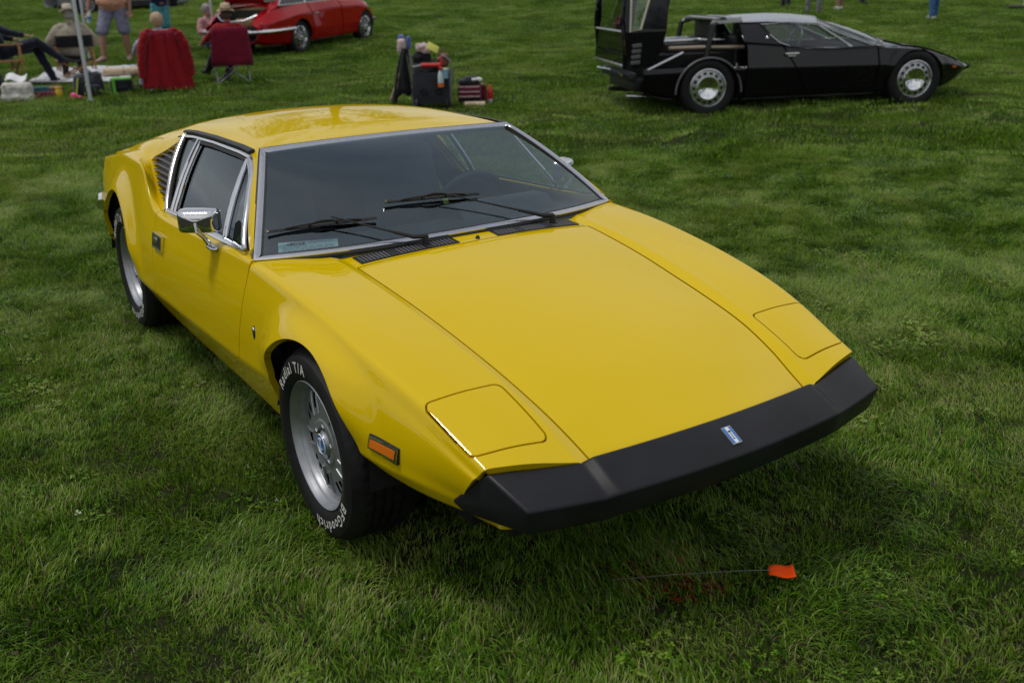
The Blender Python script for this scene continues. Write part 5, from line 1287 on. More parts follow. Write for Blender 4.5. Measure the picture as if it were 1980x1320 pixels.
# ------------------------------------------------------------------ people
def cl(n, c, **k): return mat(n, c, .85, noise=k.get('noise', .18), nscale=k.get('ns', 14), bump=.4, bscale=90, spec=.2, sheen=.2)
PM = dict(skin=mat('skin', (.40, .23, .16), .6, noise=.08, nscale=20), skin2=mat('skin_tan', (.30, .155, .10), .6, noise=.08, nscale=20), eye=mat('eye_dark', (.03, .02, .02), .3), lip=mat('lip', (.35, .12, .10), .5),
    blond=mat('blond_hair', (.44, .31, .19), .7, noise=.3, nscale=40, bump=.8, bscale=60), grey=mat('grey_hair', (.30, .28, .26), .7, noise=.3, nscale=40, bump=.8, bscale=60), brown=mat('brown_hair', (.06, .035, .02), .7, noise=.3, nscale=40, bump=.8, bscale=60),
    beige=cl('beige_cloth', (.33, .29, .23)), navy=cl('navy_cloth', (.012, .014, .028)), peach=cl('peach_cloth', (.62, .31, .20)), lilac=cl('grey_lilac_cloth', (.20, .20, .28)), teal=cl('teal_print_cloth', (.07, .30, .34), noise=.5, ns=30), navytop=cl('navy_top', (.012, .016, .06)),
    lightblue=cl('light_blue_cloth', (.34, .38, .48)), red=cl('red_cloth', (.26, .004, .010)), jeans=cl('blue_jeans', (.03, .06, .12)), darkjeans=cl('dark_jeans', (.012, .018, .030)), pink=cl('pink_check_cloth', (.50, .26, .27), noise=.5, ns=40), black=cl('black_cloth', (.010, .010, .012)), greytr=cl('grey_trousers', (.16, .16, .17)), charcoal=cl('charcoal_trousers', (.035, .03, .035)), bluej=cl('bright_blue_jeans', (.035, .10, .24)), white=cl('white_cloth', (.6, .6, .6)), orange=cl('orange_cloth', (.6, .12, .05)),
    shoe=mat('dark_shoe', (.015, .012, .012), .5), sneaker=mat('white_sneaker', (.65, .65, .64), .6), sandal=mat('sandal_strap', (.35, .22, .2), .6), straw=mat('straw_hat', (.50, .38, .24), .8, bump=.6, bscale=150), felt=mat('pale_hat', (.58, .50, .40), .85, bump=.4, bscale=120), band=mat('hat_band', (.012, .014, .03), .7))
def seg(b, a, c, r0, r1, n=12):
    a, c = Vector(a), Vector(c); b.tube([a, a.lerp(c, .5), c], [r0, (r0+r1)/2, r1], n); b.ball(a, r0, n, 8); b.ball(c, r1, n, 8)
def remesh(name, b, m, parent, vox=.011, sm_it=3):
    o = b.build(name, m, parent, auto=None)
    md = o.modifiers.new('union', 'REMESH'); md.mode = 'VOXEL'; md.voxel_size = vox; md.use_smooth_shade = True
    if sm_it: k = o.modifiers.new('soft', 'SMOOTH'); k.iterations = sm_it; k.factor = .5
    if name in ('shirt', 'trousers', 'shorts', 'hood', 'sleeve'):
        tx = bpy.data.textures.get('creases') or bpy.data.textures.new('creases', 'CLOUDS'); tx.noise_scale = .07; tx.noise_depth = 3; dm = o.modifiers.new('creases', 'DISPLACE'); dm.texture = tx; dm.strength = .030; dm.mid_level = .5
    return o
def hand(b, elbow, wrist, curl=.5, side=1):
    """palm, four fingers and a thumb leaving the side of the palm"""
    e, w = Vector(elbow), Vector(wrist); d = (w-e).normalized(); u = d.cross(Vector((0, 0, 1))); u = u.normalized() if u.length > .1 else Vector((1, 0, 0)); n = u.cross(d)*-1
    for k in range(5): seg(b, w+d*.015, w+d*.085+u*(.034-.017*k), .020, .012, 8) if k < 4 else None
    for k, ln in enumerate((.060, .072, .068, .052)):
        q = w+d*.085+u*(.032-.021*k); m1 = q+d*ln*.55-n*ln*.25*curl; m2 = m1+d*ln*.45*(1-curl*.6)-n*ln*.6*curl; seg(b, q, m1, .0105, .0098, 8); seg(b, m1, m2, .0098, .008, 8)
    t0 = w+d*.030+u*.030*side; t1 = t0+d*.035+u*.030*side-n*.012; t2 = t1+d*.030+u*.006*side-n*.018; seg(b, t0, t1, .014, .011, 8); seg(b, t1, t2, .011, .009, 8)
def head(b, c, fwd, up=Vector((0, 0, 1)), s=1.):
    c = Vector(c); f = Vector(fwd).normalized(); r = f.cross(up).normalized(); u = r.cross(f)
    for off, rad in (((0, -.01, .035), (.075, .090, .085)), ((0, .018, -.035), (.060, .068, .078))):
        b.ball(c+(r*off[0]+f*off[1]+u*off[2])*s, tuple(q*s for q in rad), 16, 12)
    b.ball(c+f*.092*s-u*.012*s, (.014*s, .014*s, .022*s), 8, 6)
    for k in (-1, 1): b.ball(c+r*.078*k*s-f*.01*s-u*.005*s, (.014*s, .018*s, .030*s), 8, 6)
    b.ball(c+f*.075*s-u*.075*s, (.03*s, .022*s, .018*s), 8, 6)
def face(parent, c, fwd):
    c = Vector(c); f = Vector(fwd).normalized(); r = f.cross(Vector((0, 0, 1))).normalized()
    for k in (-1, 1): MB().ball(c+f*.080+r*.030*k+Vector((0, 0, .012)), (.010, .010, .007), 8, 6).build('eye', PM['eye'], parent)
    MB().ball(c+f*.083+Vector((0, 0, -.048)), (.020, .012, .006), 8, 6).build('mouth', PM['lip'], parent)
def hat(parent, c, fwd, m, tilt=0., crown=.115, brim=.165):
    h = empty('hat', tuple(c)); h.parent = parent; f = Vector(fwd); h.rotation_euler = (tilt, 0, math.atan2(f.y, f.x)-math.pi/2)
    b = MB(); V = []; F = []; n = 32
    prof = [(brim*1.0, .012), (brim*.97, .0), (.115, -.004), (.100, .005), (.097, .045), (.090, crown*.85), (.075, crown), (.040, crown*.93), (.001, crown*.86)]
    for r_, z in prof:
        for j in range(n):
            q = 2*math.pi*j/n; V.append((r_*math.cos(q)*.88, r_*math.sin(q)*1.12, z+(.02*math.cos(2*q)*-(r_/brim)**2 if r_ > .11 else 0)))
    for i in range(len(prof)-1):
        for j in range(n): F.append((i*n+j, i*n+(j+1) % n, (i+1)*n+(j+1) % n, (i+1)*n+j))
    o = link('crown_and_brim', V, F, m, h, auto=60); md = o.modifiers.new('t', 'SOLIDIFY'); md.thickness = .004
    b = MB(); V = []
    for j in range(n):
        q = 2*math.pi*j/n; V += [(.103*math.cos(q)*.88, .103*math.sin(q)*1.12, .008), (.101*math.cos(q)*.88, .101*math.sin(q)*1.12, .038)]
    link('hat_band', V, [(2*j, (2*j+2) % (2*n), (2*j+3) % (2*n), 2*j+1) for j in range(n)], PM['band'], h)
def shoe(name, ankle, toe, m, parent):
    b = MB(); a, t = Vector(ankle), Vector(toe); gz = min(a.z, t.z); h = Vector((a.x, a.y, 0)); d = Vector((t.x-a.x, t.y-a.y, 0)); d = d.normalized() if d.length > 1e-4 else Vector((0, 1, 0)); up = (t-a).cross(Vector((-d.y, d.x, 0))).normalized()
    seg(b, a+Vector((0, 0, -.02)), a.lerp(t, .35)+Vector((0, 0, .0)), .046, .042); seg(b, a.lerp(t, .3), t, .040, .030); seg(b, a-d*.045+Vector((0, 0, -.045)), a.lerp(t, .5)+Vector((0, 0, -.012)), .030, .034)
    return remesh(name, b, m, parent, .01, 2)
def stand_pose(h=1.76, stance=.10, stride=0., arm='hang'):
    k = h/1.76
    J = dict(pel=(0, 0, .96), chest=(0, .01, 1.27), neck=(0, 0, 1.48), head=(0, .02, 1.645), hipR=(.09, 0, .93), hipL=(-.09, 0, .93), kneeR=(stance, .03+stride*.5, .51), kneeL=(-stance, .02-stride*.5, .51), ankR=(stance+.01, stride, .085), ankL=(-stance-.01, -stride, .085), toeR=(stance+.035, .15+stride, .035), toeL=(-stance-.035, .15-stride, .035),
        shR=(.19, 0, 1.42), shL=(-.19, 0, 1.42), elR=(.25, -.03, 1.14), elL=(-.25, -.03, 1.14), wrR=(.26, .06, .90), wrL=(-.26, .06, .90))
    if arm == 'cross': J.update(elR=(.25, .05, 1.15), elL=(-.25, .05, 1.15), wrR=(.02, .22, 1.14), wrL=(-.02, .20, 1.18))
    return {q: Vector(v)*k for q, v in J.items()}
def person(label, loc, rz, J, skin, top, top_sleeve, legs, leg_end, shoes, hair=None, hatm=None, group=None, face_dir=(0, 1, 0), belly=0., hat_tilt=0., hair_r=(.088, .102, .10)):
    p = empty('person', loc, rz, label, 'person', group)
    b = MB()
    b.ball(J['chest'], (.155, .105, .19), 16, 12); b.ball(J['pel'], (.155, .115, .12), 16, 12); seg(b, J['pel'], J['chest'], .125, .13); seg(b, J['neck']-Vector((0, 0, .06)), J['neck'].lerp(J['head'], .55), .062, .055); seg(b, J['shL'], J['shR'], .06, .06)
    for s in 'LR':
        seg(b, J['sh'+s], J['el'+s], .050, .040); seg(b, J['el'+s], J['wr'+s], .040, .027); hand(b, J['el'+s], J['wr'+s], .5, 1 if s == 'L' else -1)
        seg(b, J['hip'+s], J['knee'+s], .082, .058); seg(b, J['knee'+s], J['knee'+s].lerp(J['ank'+s], .35), .055, .056); seg(b, J['knee'+s].lerp(J['ank'+s], .35), J['ank'+s], .056, .036); seg(b, J['ank'+s]-Vector((0, 0, .02)), J['toe'+s], .036, .026)
    head(b, J['head'], face_dir); remesh('body', b, skin, p, .0085, 2); face(p, J['head'], face_dir)
    # shirt
    b = MB(); b.ball(J['chest'], (.185, .130+belly*.5, .21), 16, 12); b.ball(J['chest'].lerp(J['pel'], .65)+Vector((0, belly*.6, 0)), (.175+belly, .130+belly, .17), 16, 12); b.ball(J['pel'], (.175+belly*.6, .135+belly*.4, .10), 16, 12); seg(b, J['shL']+Vector((.02, 0, .005)), J['shR']+Vector((-.02, 0, .005)), .075, .075); seg(b, J['chest']+Vector((0, 0, .12)), J['neck'], .09, .070)
    for s in 'LR':
        a, e, w = J['sh'+s], J['el'+s], J['wr'+s]
        if top_sleeve == 'short': seg(b, a, a.lerp(e, .7), .068, .066)
        elif top_sleeve == 'long': seg(b, a, e, .068, .056); seg(b, e, e.lerp(w, .93), .056, .042)
        else: b.ball(a, .07, 10, 8)
    remesh('shirt', b, top, p, .012, 4)
    b = MB(); b.ball(J['pel']-Vector((0, 0, .02)), (.172, .132, .115), 16, 12)
    for s in 'LR':
        h_, k, a = J['hip'+s], J['knee'+s], J['ank'+s]
        if leg_end == 'shorts': seg(b, h_, h_.lerp(k, .9), .108, .098)
        else: seg(b, h_, k, .098, .074); seg(b, k, a-(a-k).normalized()*.01, .074, .058)
    remesh('shorts' if leg_end == 'shorts' else 'trousers', b, legs, p, .012, 4)
    for s in 'LR': shoe('shoe', J['ank'+s], J['toe'+s], shoes, p)
    if hair:
        f = Vector(face_dir).normalized(); b = MB(); c = J['head']-f*.018+Vector((0, 0, .042)); b.ball(c, hair_r, 16, 12); b.ball(c-f*.03-Vector((0, 0, .05)), (.078, .07, .07), 14, 10); o = remesh('hair', b, hair, p, .010, 1)
        tx = bpy.data.textures.new('hair_clump', 'CLOUDS'); tx.noise_scale = .035; dm = o.modifiers.new('clump', 'DISPLACE'); dm.texture = tx; dm.strength = .022; dm.mid_level = .5
    if hatm: hat(p, J['head']+Vector((0, -.005, .075)), face_dir, hatm, hat_tilt)
    return p
def sit_pose(seat=.46, lean=.12, kd=.10, sx=.20):
    J = dict(pel=(0, 0, seat+.11), chest=(0, -lean, seat+.40), neck=(0, -lean-.02, seat+.60), head=(0, -lean+.02, seat+.75), hipR=(.09, .02, seat+.09), hipL=(-.09, .02, seat+.09), kneeR=(.13, .45, seat+.08), kneeL=(-.13, .45, seat+.08), ankR=(.14, .44, .085), ankL=(-.14, .44, .085), toeR=(.16, .60, .04), toeL=(-.16, .60, .04),
        shR=(.19, -lean, seat+.54), shL=(-.19, -lean, seat+.54), elR=(.27, -.02, seat+.34), elL=(-.27, -.02, seat+.34), wrR=(.22, .24, seat+.27), wrL=(-.22, .24, seat+.27))
    return {q: Vector(v) for q, v in J.items()}
def G(x, y, dz=0.): return (x, y, GZ(x, y)+dz)
# standing man in peach shirt, water bottle in his hanging hand
J = stand_pose(1.80, .13); J['elR'] = Vector((.33, -.02, 1.16)); J['wrR'] = Vector((.36, .05, .93)); J['ankR'] = Vector((.20, .20, .085)); J['toeR'] = Vector((.26, .37, .035)); J['kneeR'] = Vector((.19, .13, .51))
pst = person('standing man in peach T-shirt and grey lilac shorts holding a bottle', G(-17.42, 2.30), R(-115), J, PM['skin2'], PM['peach'], 'short', PM['lilac'], 'shorts', PM['sandal'], PM['grey'], belly=.06); pst.scale = (1.2, 1.2, 1.0)
wl = Matrix.Rotation(R(-115), 3, 'Z') @ Vector((.37*1.2, .10*1.2, .83)); bo = empty('water_bottle', (-17.42+wl.x, 2.30+wl.y, GZ(-17.42, 2.30)+wl.z-.12), 0, 'clear water bottle held by the standing man in peach', 'bottle'); bo.rotation_euler = (R(-10), R(20), 0)
b = MB(); b.lathe([(.001, 0), (.032, .002), (.034, .02), (.034, .15), (.026, .18), (.013, .20), (.013, .215)], 18); b.build('bottle_body', mat('clear_plastic', (.62, .70, .72), .15, coat=.5), bo)
b = MB(); b.lathe([(.0348, .07), (.0348, .13)], 18); b.build('bottle_label', mat('blue_label', (.03, .22, .55), .5), bo); b = MB(); b.lathe([(.015, .213), (.015, .23), (.001, .231)], 12); b.build('bottle_cap', PM['white'], bo)
J = stand_pose(1.66, .08, arm='cross')
wm = person('standing woman in navy top and teal patterned shorts with folded arms', G(-18.5, 3.42), R(-75), J, PM['skin2'], PM['navytop'], 'short', PM['teal'], 'shorts', PM['shoe'], PM['brown'])
sb = empty('shoulder_bag', G(-18.5, 3.42), R(-75), 'dark shoulder bag hanging at the side of the standing woman', 'bag')
b = MB(); b.box((-.30, -.02, 1.02), (.12, .26, .30), bev=.03); b.build('pouch', PM['black'], sb); MB().tube([(-.28, -.06, 1.15), (-.21, -.04, 1.42), (-.10, .02, 1.47), (-.2, .08, 1.3), (-.28, .05, 1.15)], .010, 6).build('strap', PM['black'], sb)
# bystanders at the far right whose legs show below the top of the frame
SB = 'bystanders at the far side of the lawn'
for lab, u, rz, J, top, legs, le, sh, skin in (
        ('bystander in charcoal trousers standing behind the black car roof', (-16.9, 20.0), 200, stand_pose(1.72, .07), PM['white'], PM['charcoal'], 'long', PM['shoe'], PM['skin']),
        ('bystander in light grey trousers behind the black car windscreen', (-14.9, 18.8), 30, stand_pose(1.78, .13), PM['white'], PM['greytr'], 'long', PM['shoe'], PM['skin']),
        ('bystander with bare legs and white sneakers beyond the black car', (-15.3, 20.3), 60, stand_pose(1.70, .09, .12), PM['orange'], PM['orange'], 'shorts', PM['sneaker'], PM['skin2']),
        ('bystander in navy trousers furthest back beyond the black car', (-16.0, 22.1), -40, stand_pose(1.76, .06), PM['black'], PM['navy'], 'long', PM['shoe'], PM['skin']),
        ('bystander walking away in bright blue jeans and pale shoes', (-11.95, 19.55), 62, stand_pose(1.78, .08, .10), PM['lightblue'], PM['bluej'], 'long', PM['sneaker'], PM['skin'])):
    person(lab, G(*u), R(rz), J, skin, top, 'long', legs, le, sh, PM['brown'])
# person in a pink shirt bending beside the red car's boot
J = sit_pose(.02, .04); J.update(kneeR=Vector((.12, .40, .30)), kneeL=Vector((-.12, .40, .30)), ankR=Vector((.14, .62, .085)), ankL=Vector((-.14, .62, .085)), toeR=Vector((.16, .76, .06)), toeL=Vector((-.16, .76, .06)), wrR=Vector((.16, .34, .36)), wrL=Vector((-.16, .34, .36)))
person('person in pink checked shirt sitting on the grass beside the red car boot', G(-18.2, 4.30), R(-60), J, PM['skin'], PM['pink'], 'long', PM['jeans'], 'long', PM['shoe'], PM['grey'])
# ------------------------------------------------------------------ seated group on the left
SCL = .90
WOOD = mat('oak_wood', (.42, .22, .075), .5, noise=.2, nscale=30)
CANV = cl('black_canvas', (.012, .012, .014))
def director_chair(label, loc, rz, seat=.46):
    c = empty('director_chair', loc, rz, label, 'chair', 'wooden director chairs')
    for s in (-1, 1):
        x = s*.30
        MB().box((x, .0, seat+.22), (.05, .48, .022), bev=.005).build('armrest', WOOD, c)
        MB().box((x, -.20, seat+.02), (.030, .035, .42), bev=.004).build('arm_post', WOOD, c); MB().box((x, .18, seat+.02), (.030, .035, .42), bev=.004).build('arm_post', WOOD, c)
        MB().box((x*.96, -.235, seat+.24), (.026, .03, .40), rot=(R(8), 0, 0), bev=.004).build('back_post', WOOD, c)
        MB().box((x, 0, .03), (.035, .50, .03), bev=.004).build('foot_rail', WOOD, c); MB().box((x, 0, seat-.02), (.03, .46, .035), bev=.004).build('seat_rail', WOOD, c)
    for y in (-.17, .17):
        for s in (-1, 1): MB().tube([(-s*.29, y+s*.012, seat-.02), (s*.29, y+s*.012, .04)], .016, 6).build('crossed_leg', WOOD, c)
    V = []
    for i in range(9):
        for j in range(5): V.append((-.30+.6*i/8, -.21+.42*j/4, seat-.005-.035*math.sin(math.pi*i/8)))
    o = link('seat', V, grid_faces(9, 5), CANV, c); o.modifiers.new('t', 'SOLIDIFY').thickness = .006
    V = []
    for i in range(9):
        for j in range(4): V.append((-.31+.62*i/8, -.25-.05*math.sin(math.pi*i/8)-.01*j, seat+.22+.20*j/3))
    o = link('backrest', V, grid_faces(9, 4), CANV, c); o.modifiers.new('t', 'SOLIDIFY').thickness = .008
    return c
fp = (-15.0, 1.10)
director_chair('wooden director chair holding the man in the fedora', G(*fp), R(88), .37).scale = (SCL,)*3
J = sit_pose(.38, .10); J['elR'] = Vector((.33, 0, .74)); J['elL'] = Vector((-.33, 0, .74)); J['wrR'] = Vector((.26, .22, .64)); J['wrL'] = Vector((-.26, .22, .64))
pm_ = person('seated man in beige jacket and pale fedora, seen from behind', G(*fp), R(88), J, PM['skin'], PM['beige'], 'long', PM['charcoal'], 'long', PM['shoe'], PM['grey'], PM['felt'], belly=.05, hat_tilt=R(-6)); pm_.scale = (SCL,)*3
b = MB(); b.ball((0, -.11, .74), (.30, .17, .24), 18, 12); b.ball((0, -.08, .58), (.29, .18, .16), 18, 12); b.ball((0, -.09, .90), (.24, .12, .10), 16, 12); seg(b, (.20, -.06, .86), (.36, -.02, .68), .12, .10); seg(b, (-.20, -.06, .86), (-.36, -.02, .68), .12, .10)
o = remesh('loose_jacket', b, PM['beige'], pm_, .014, 14); tx = bpy.data.textures.new('folds', 'CLOUDS'); tx.noise_scale = .16; dm = o.modifiers.new('folds', 'DISPLACE'); dm.texture = tx; dm.strength = .025
lp_ = (-14.6, .0)
director_chair('wooden director chair at the left edge under crossed dark legs', G(*lp_), R(8), .45)
J = sit_pose(.46, .18); J['kneeR'] = Vector((.08, .50, .68)); J['ankR'] = Vector((.02, .86, .40)); J['toeR'] = Vector((.03, 1.02, .36)); J['kneeL'] = Vector((-.08, .52, .60)); J['ankL'] = Vector((-.08, .72, .085)); J['toeL'] = Vector((-.09, .88, .04))
J['elR'] = Vector((.30, .02, .86)); J['wrR'] = Vector((.31, .27, .80))
person('seated man in dark suit with crossed legs at the left edge', G(*lp_), R(8), J, PM['skin'], PM['navy'], 'long', PM['navy'], 'long', PM['shoe'], PM['grey'])
# camp chairs
TUBE = mat('grey_tube', (.30, .30, .32), .4, .7)
def camp_chair(label, loc, rz, m, tilt=.0):
    c = empty('camp_chair', loc, rz, label, 'chair')
    W, D, S = .27, .22, .42
    for s in (-1, 1):
        for a, b_ in (((s*W, -D, .02), (-s*W, -D, S)), ((s*W, D, .02), (-s*W, D, S)), ((s*W, -D, .02), (s*W, D, S)), ((s*W, D, .02), (s*W, -D, S))): MB().tube([a, b_], .011, 6).build('leg', TUBE, c)
        MB().tube([(s*W, -D, S*.9), (s*(W+.02), -D-.10, S+.50)], .011, 6).build('back_pole', TUBE, c)
        MB().tube([(s*W, D, S), (s*W, D+.01, S+.20)], .011, 6).build('arm_pole', TUBE, c); MB().box((s*(W+.01), .0, S+.21), (.07, .46, .02), bev=.008).build('arm_strap', m, c)
    V = []
    for i in range(9):
        for j in range(6): V.append((-W+2*W*i/8, -D+2*D*j/5, S-.05*math.sin(math.pi*i/8)*math.sin(math.pi*(j+.5)/6)))
    o = link('seat', V, grid_faces(9, 6), m, c); o.modifiers.new('t', 'SOLIDIFY').thickness = .008
    V = []
    for i in range(11):
        for j in range(8): u, v = i/10, j/7; V.append(((-W-.03+(2*W+.06)*u)*(1.18-.20*v), -D-.02-.11*v-.05*math.sin(math.pi*u)*(1-.5*v)+(.03*math.sin(u*8) if j == 0 else 0), S-.10+.62*v-(.03*abs(u-.5) if j == 0 else 0)))
    o = link('backrest', V, grid_faces(11, 8), m, c); o.modifiers.new('t', 'SOLIDIFY').thickness = .010
    return c
CRIM = cl('crimson_canvas', (.19, .006, .028))
sp_ = (-12.75, 2.98)
camp_chair('crimson folding camp chair with grey tube legs', G(*sp_), R(78), CRIM).scale = (SCL,)*3
J = sit_pose(.38, .10); J['kneeL'] = Vector((-.22, .42, .50)); J['ankL'] = Vector((-.36, .62, .20)); J['toeL'] = Vector((-.44, .76, .16)); J['kneeR'] = Vector((.10, .45, .48)); J['elL'] = Vector((-.36, .10, .74)); J['wrL'] = Vector((-.42, .36, .66)); J['ankR'] = Vector((-.06, .46, .085)); J['toeR'] = Vector((-.1, .6, .04))
pp_ = person('seated man in red hooded top and straw hat in the crimson chair', G(*sp_), R(78), J, PM['skin2'], PM['red'], 'long', PM['darkjeans'], 'long', PM['shoe'], PM['brown'], PM['straw'], hat_tilt=R(4)); pp_.scale = (SCL,)*3
b = MB(); b.ball((0, -.20, .90), (.13, .07, .10), 14, 10); b.ball((0, -.21, .83), (.09, .05, .09), 12, 8); remesh('hood', b, PM['red'], pp_, .012, 4)
# blonde woman; red jacket hung over her chair
wp = (-12.7, 1.93)
camp_chair('folding chair hidden under the hanging red jacket', G(*wp), R(84), CRIM).scale = (SCL,)*3
J = sit_pose(.44, .06); J['head'] = Vector((-.01, -.06, 1.09)); J['neck'] = Vector((0, -.07, .96)); J['chest'] = Vector((0, -.06, .78)); J['shL'] = Vector((-.18, -.06, .90)); J['shR'] = Vector((.18, -.06, .90)); J['elL'] = Vector((-.34, .08, .74)); J['wrL'] = Vector((-.38, .30, .62)); J['kneeL'] = Vector((-.24, .46, .50)); J['ankL'] = Vector((-.30, .50, .085)); J['toeL'] = Vector((-.33, .64, .04))
pbl = person('seated blonde woman in light blue top in front of the red jacket', G(*wp), R(84), J, PM['skin'], PM['lightblue'], 'long', PM['lightblue'], 'long', PM['shoe'], PM['blond'], hair_r=(.105, .115, .115)); pbl.scale = (SCL,)*3
V = []
nu, nv = 33, 19
for i in range(nu):
    for j in range(nv):
        u, v = i/(nu-1), j/(nv-1); x = (-.5+u)*(.56+.26*(1-v)**.8); fold = .022*math.sin(u*23+v*2)*(1-v*.6)+.012*math.sin(u*41-v*3)
        y = -.34-.10*v*0-.05*(1-abs(2*u-1)**2)-.05*(1-v)+fold+.03*v; z = .04+.93*v-.05*(1-abs(2*u-1))*(v > .9)+.03*math.sin(u*5+1)*(v < .1)
        V.append((x, y, z))
jk = empty('jacket', G(*wp), R(84), 'red jacket draped down the back of the blonde woman\'s chair', 'jacket')
jk.scale = (SCL,)*3; o = link('back', V, grid_faces(nu, nv), PM['red'], jk); o.modifiers.new('t', 'SOLIDIFY').thickness = .012
for s in (-1, 1):
    b = MB(); b.tube([(s*.25, -.36, .93), (s*.34, -.38, .72), (s*.38, -.37, .45), (s*.385, -.36, .24)], [.075, .07, .065, .06], 12); remesh('sleeve', b, PM['red'], jk, .012, 3)
b = MB(); b.tube([(-.24, -.33, .97), (-.1, -.30, .93), (.1, -.30, .93), (.24, -.33, .97)], [.045, .04, .04, .045], 10); b.build('collar', PM['red'], jk)
# ------------------------------------------------------------------ canopy poles
POLE = mat('white_pole', (.62, .65, .68), .3, .3)
for lab, x, y, h_, r_ in (('white canopy pole in front of the man in the fedora', -12.36, .78, 2.6, .026), ('grey canopy pole rising behind the shoulder of the man in the fedora', -17.9, 1.84, 2.9, .024), ('grey canopy pole behind the man in the straw hat', -17.6, 4.20, 2.9, .024)):
    pe = empty('canopy_pole', G(x, y), 0, lab, 'pole', 'canopy poles'); MB().tube([(0, 0, .01), (0, 0, h_*.55)], r_, 10).build('lower_tube', POLE, pe); MB().tube([(0, 0, h_*.5), (0, 0, h_)], r_*.8, 10).build('upper_tube', POLE, pe); MB().box((0, 0, .008), (.11, .11, .016), bev=.004).build('foot_plate', POLE, pe)
# ------------------------------------------------------------------ things on the lawn
CR = R(57)      # local x to the viewer's right, local y away
PX = dict(black=cl('black_fabric', (.010, .010, .012)), dgrey=cl('dark_grey_fabric', (.026, .028, .036)), white=cl('white_canvas', (.52, .50, .46)), yellowgreen=mat('lime_strap', (.45, .55, .05), .6), pinkp=mat('pink_plastic', (.75, .06, .22), .5), teal=cl('teal_fabric', (.02, .12, .14)), red=mat('red_plastic', (.55, .015, .012), .35), orange=mat('orange_plastic', (.75, .16, .03), .4), maroon=cl('maroon_fabric', (.16, .012, .05)), beige=cl('beige_foam', (.55, .42, .30)), lime=cl('lime_lid', (.12, .42, .04)), blue=cl('blue_cloth', (.10, .14, .38)), paper=mat('white_paper', (.7, .7, .72), .7), yel=mat('yellow_green_paper', (.62, .62, .12), .7), brown=mat('brown_leather', (.17, .07, .03), .5, noise=.2, nscale=20), clear=mat('clear_bottle', (.50, .60, .62), .15, coat=.5), pale=cl('pale_pink_cloth', (.55, .42, .40)), gold=mat('yellow_plastic', (.6, .40, .02), .4), wicker=cl('dark_red_cloth', (.14, .01, .02)))
def soft(name, parts, m, parent, vox=.012, it=4, fold=0., fs=.08):
    b = MB()
    for c, d, bev in parts: b.box(c, d, bev=bev)
    o = remesh(name, b, m, parent, vox, it)
    if fold: tx = bpy.data.textures.new('fold', 'CLOUDS'); tx.noise_scale = fs; dm = o.modifiers.new('fold', 'DISPLACE'); dm.texture = tx; dm.strength = fold
    return o
# picnic blanket
c4 = [(-14.75, .30), (-13.75, 1.62), (-15.9, 2.25), (-16.7, 1.0)]
V = []; n = 28
for i in range(n):
    for j in range(n):
        u, v = i/(n-1), j/(n-1); x = (c4[0][0]*(1-u)+c4[1][0]*u)*(1-v)+(c4[3][0]*(1-u)+c4[2][0]*u)*v; y = (c4[0][1]*(1-u)+c4[1][1]*u)*(1-v)+(c4[3][1]*(1-u)+c4[2][1]*u)*v
        V.append((x, y, GZ(x, y)+.055+.018*math.sin(u*17+v*5)*math.sin(v*13)))
bm_ = bpy.data.materials.new('patterned_blanket'); bm_.use_nodes = True; t = bm_.node_tree; bs = t.nodes['Principled BSDF']; bs.inputs['Roughness'].default_value = .9
co = t.nodes.new('ShaderNodeTexCoord'); vo = t.nodes.new('ShaderNodeTexVoronoi'); vo.inputs['Scale'].default_value = 6; t.links.new(co.outputs['Object'], vo.inputs['Vector']); rr_ = t.nodes.new('ShaderNodeValToRGB'); rr_.color_ramp.elements[0].color = (.07, .08, .13, 1); rr_.color_ramp.elements[1].color = (.52, .52, .55, 1); rr_.color_ramp.elements[0].position = .18; rr_.color_ramp.elements[1].position = .32; t.links.new(vo.outputs['Distance'], rr_.inputs[0]); t.links.new(rr_.outputs[0], bs.inputs['Base Color'])
o = link('picnic_blanket', V, grid_faces(n, n), bm_); tag(o, 'white and grey patterned picnic blanket spread between the chairs', 'blanket'); o.modifiers.new('t', 'SOLIDIFY').thickness = .012
# tan rolled mat
e = empty('rolled_mat', G(-14.45, 1.72, .06), R(75), 'tan rolled mat lying on the patterned blanket', 'mat'); b = MB(); b.tube([(-.32, 0, .07), (.34, .03, .07)], .068, 14); b.build('roll', PX['beige'], e); b = MB(); b.tube([(.0, -.07, .07), (.0, 0, .14), (.0, .07, .07), (.0, 0, .0)], .008, 6, closed=True); b.build('tie', PX['brown'], e)
# white tote bag with paper
e = empty('tote_bag', G(-12.98, -.06), R(70), 'white canvas tote bag at the left edge with papers on top', 'bag'); soft('bag_body', [((0, 0, .14), (.40, .22, .26), .06), ((0, 0, .06), (.44, .26, .12), .05)], PX['white'], e, fold=.03)
for s in (-1, 1): MB().tube([(-.14, s*.10, .24), (-.20, s*.16, .20), (-.22, s*.17, .10), (-.17, s*.15, .05)], .012, 6).build('handle', PX['white'], e)
V = [(-.14+.28*i/6, -.04+.16*j/4, .285+.03*math.sin(i*1.1)+.02*j) for i in range(7) for j in range(5)]; o = link('paper', V, grid_faces(7, 5), PX['paper'], e); o.modifiers.new('t', 'SOLIDIFY').thickness = .002
# dark bag at the edge
e = empty('duffel_bag', G(-13.9, -.34), R(70), 'black duffel bag on the grass behind the white tote bag', 'bag'); soft('bag_body', [((0, 0, .17), (.42, .30, .32), .08)], PX['black'], e, fold=.04); MB().tube([(-.14, 0, .30), (-.08, 0, .42), (.08, 0, .42), (.14, 0, .30)], .014, 6).build('handle', PX['black'], e)
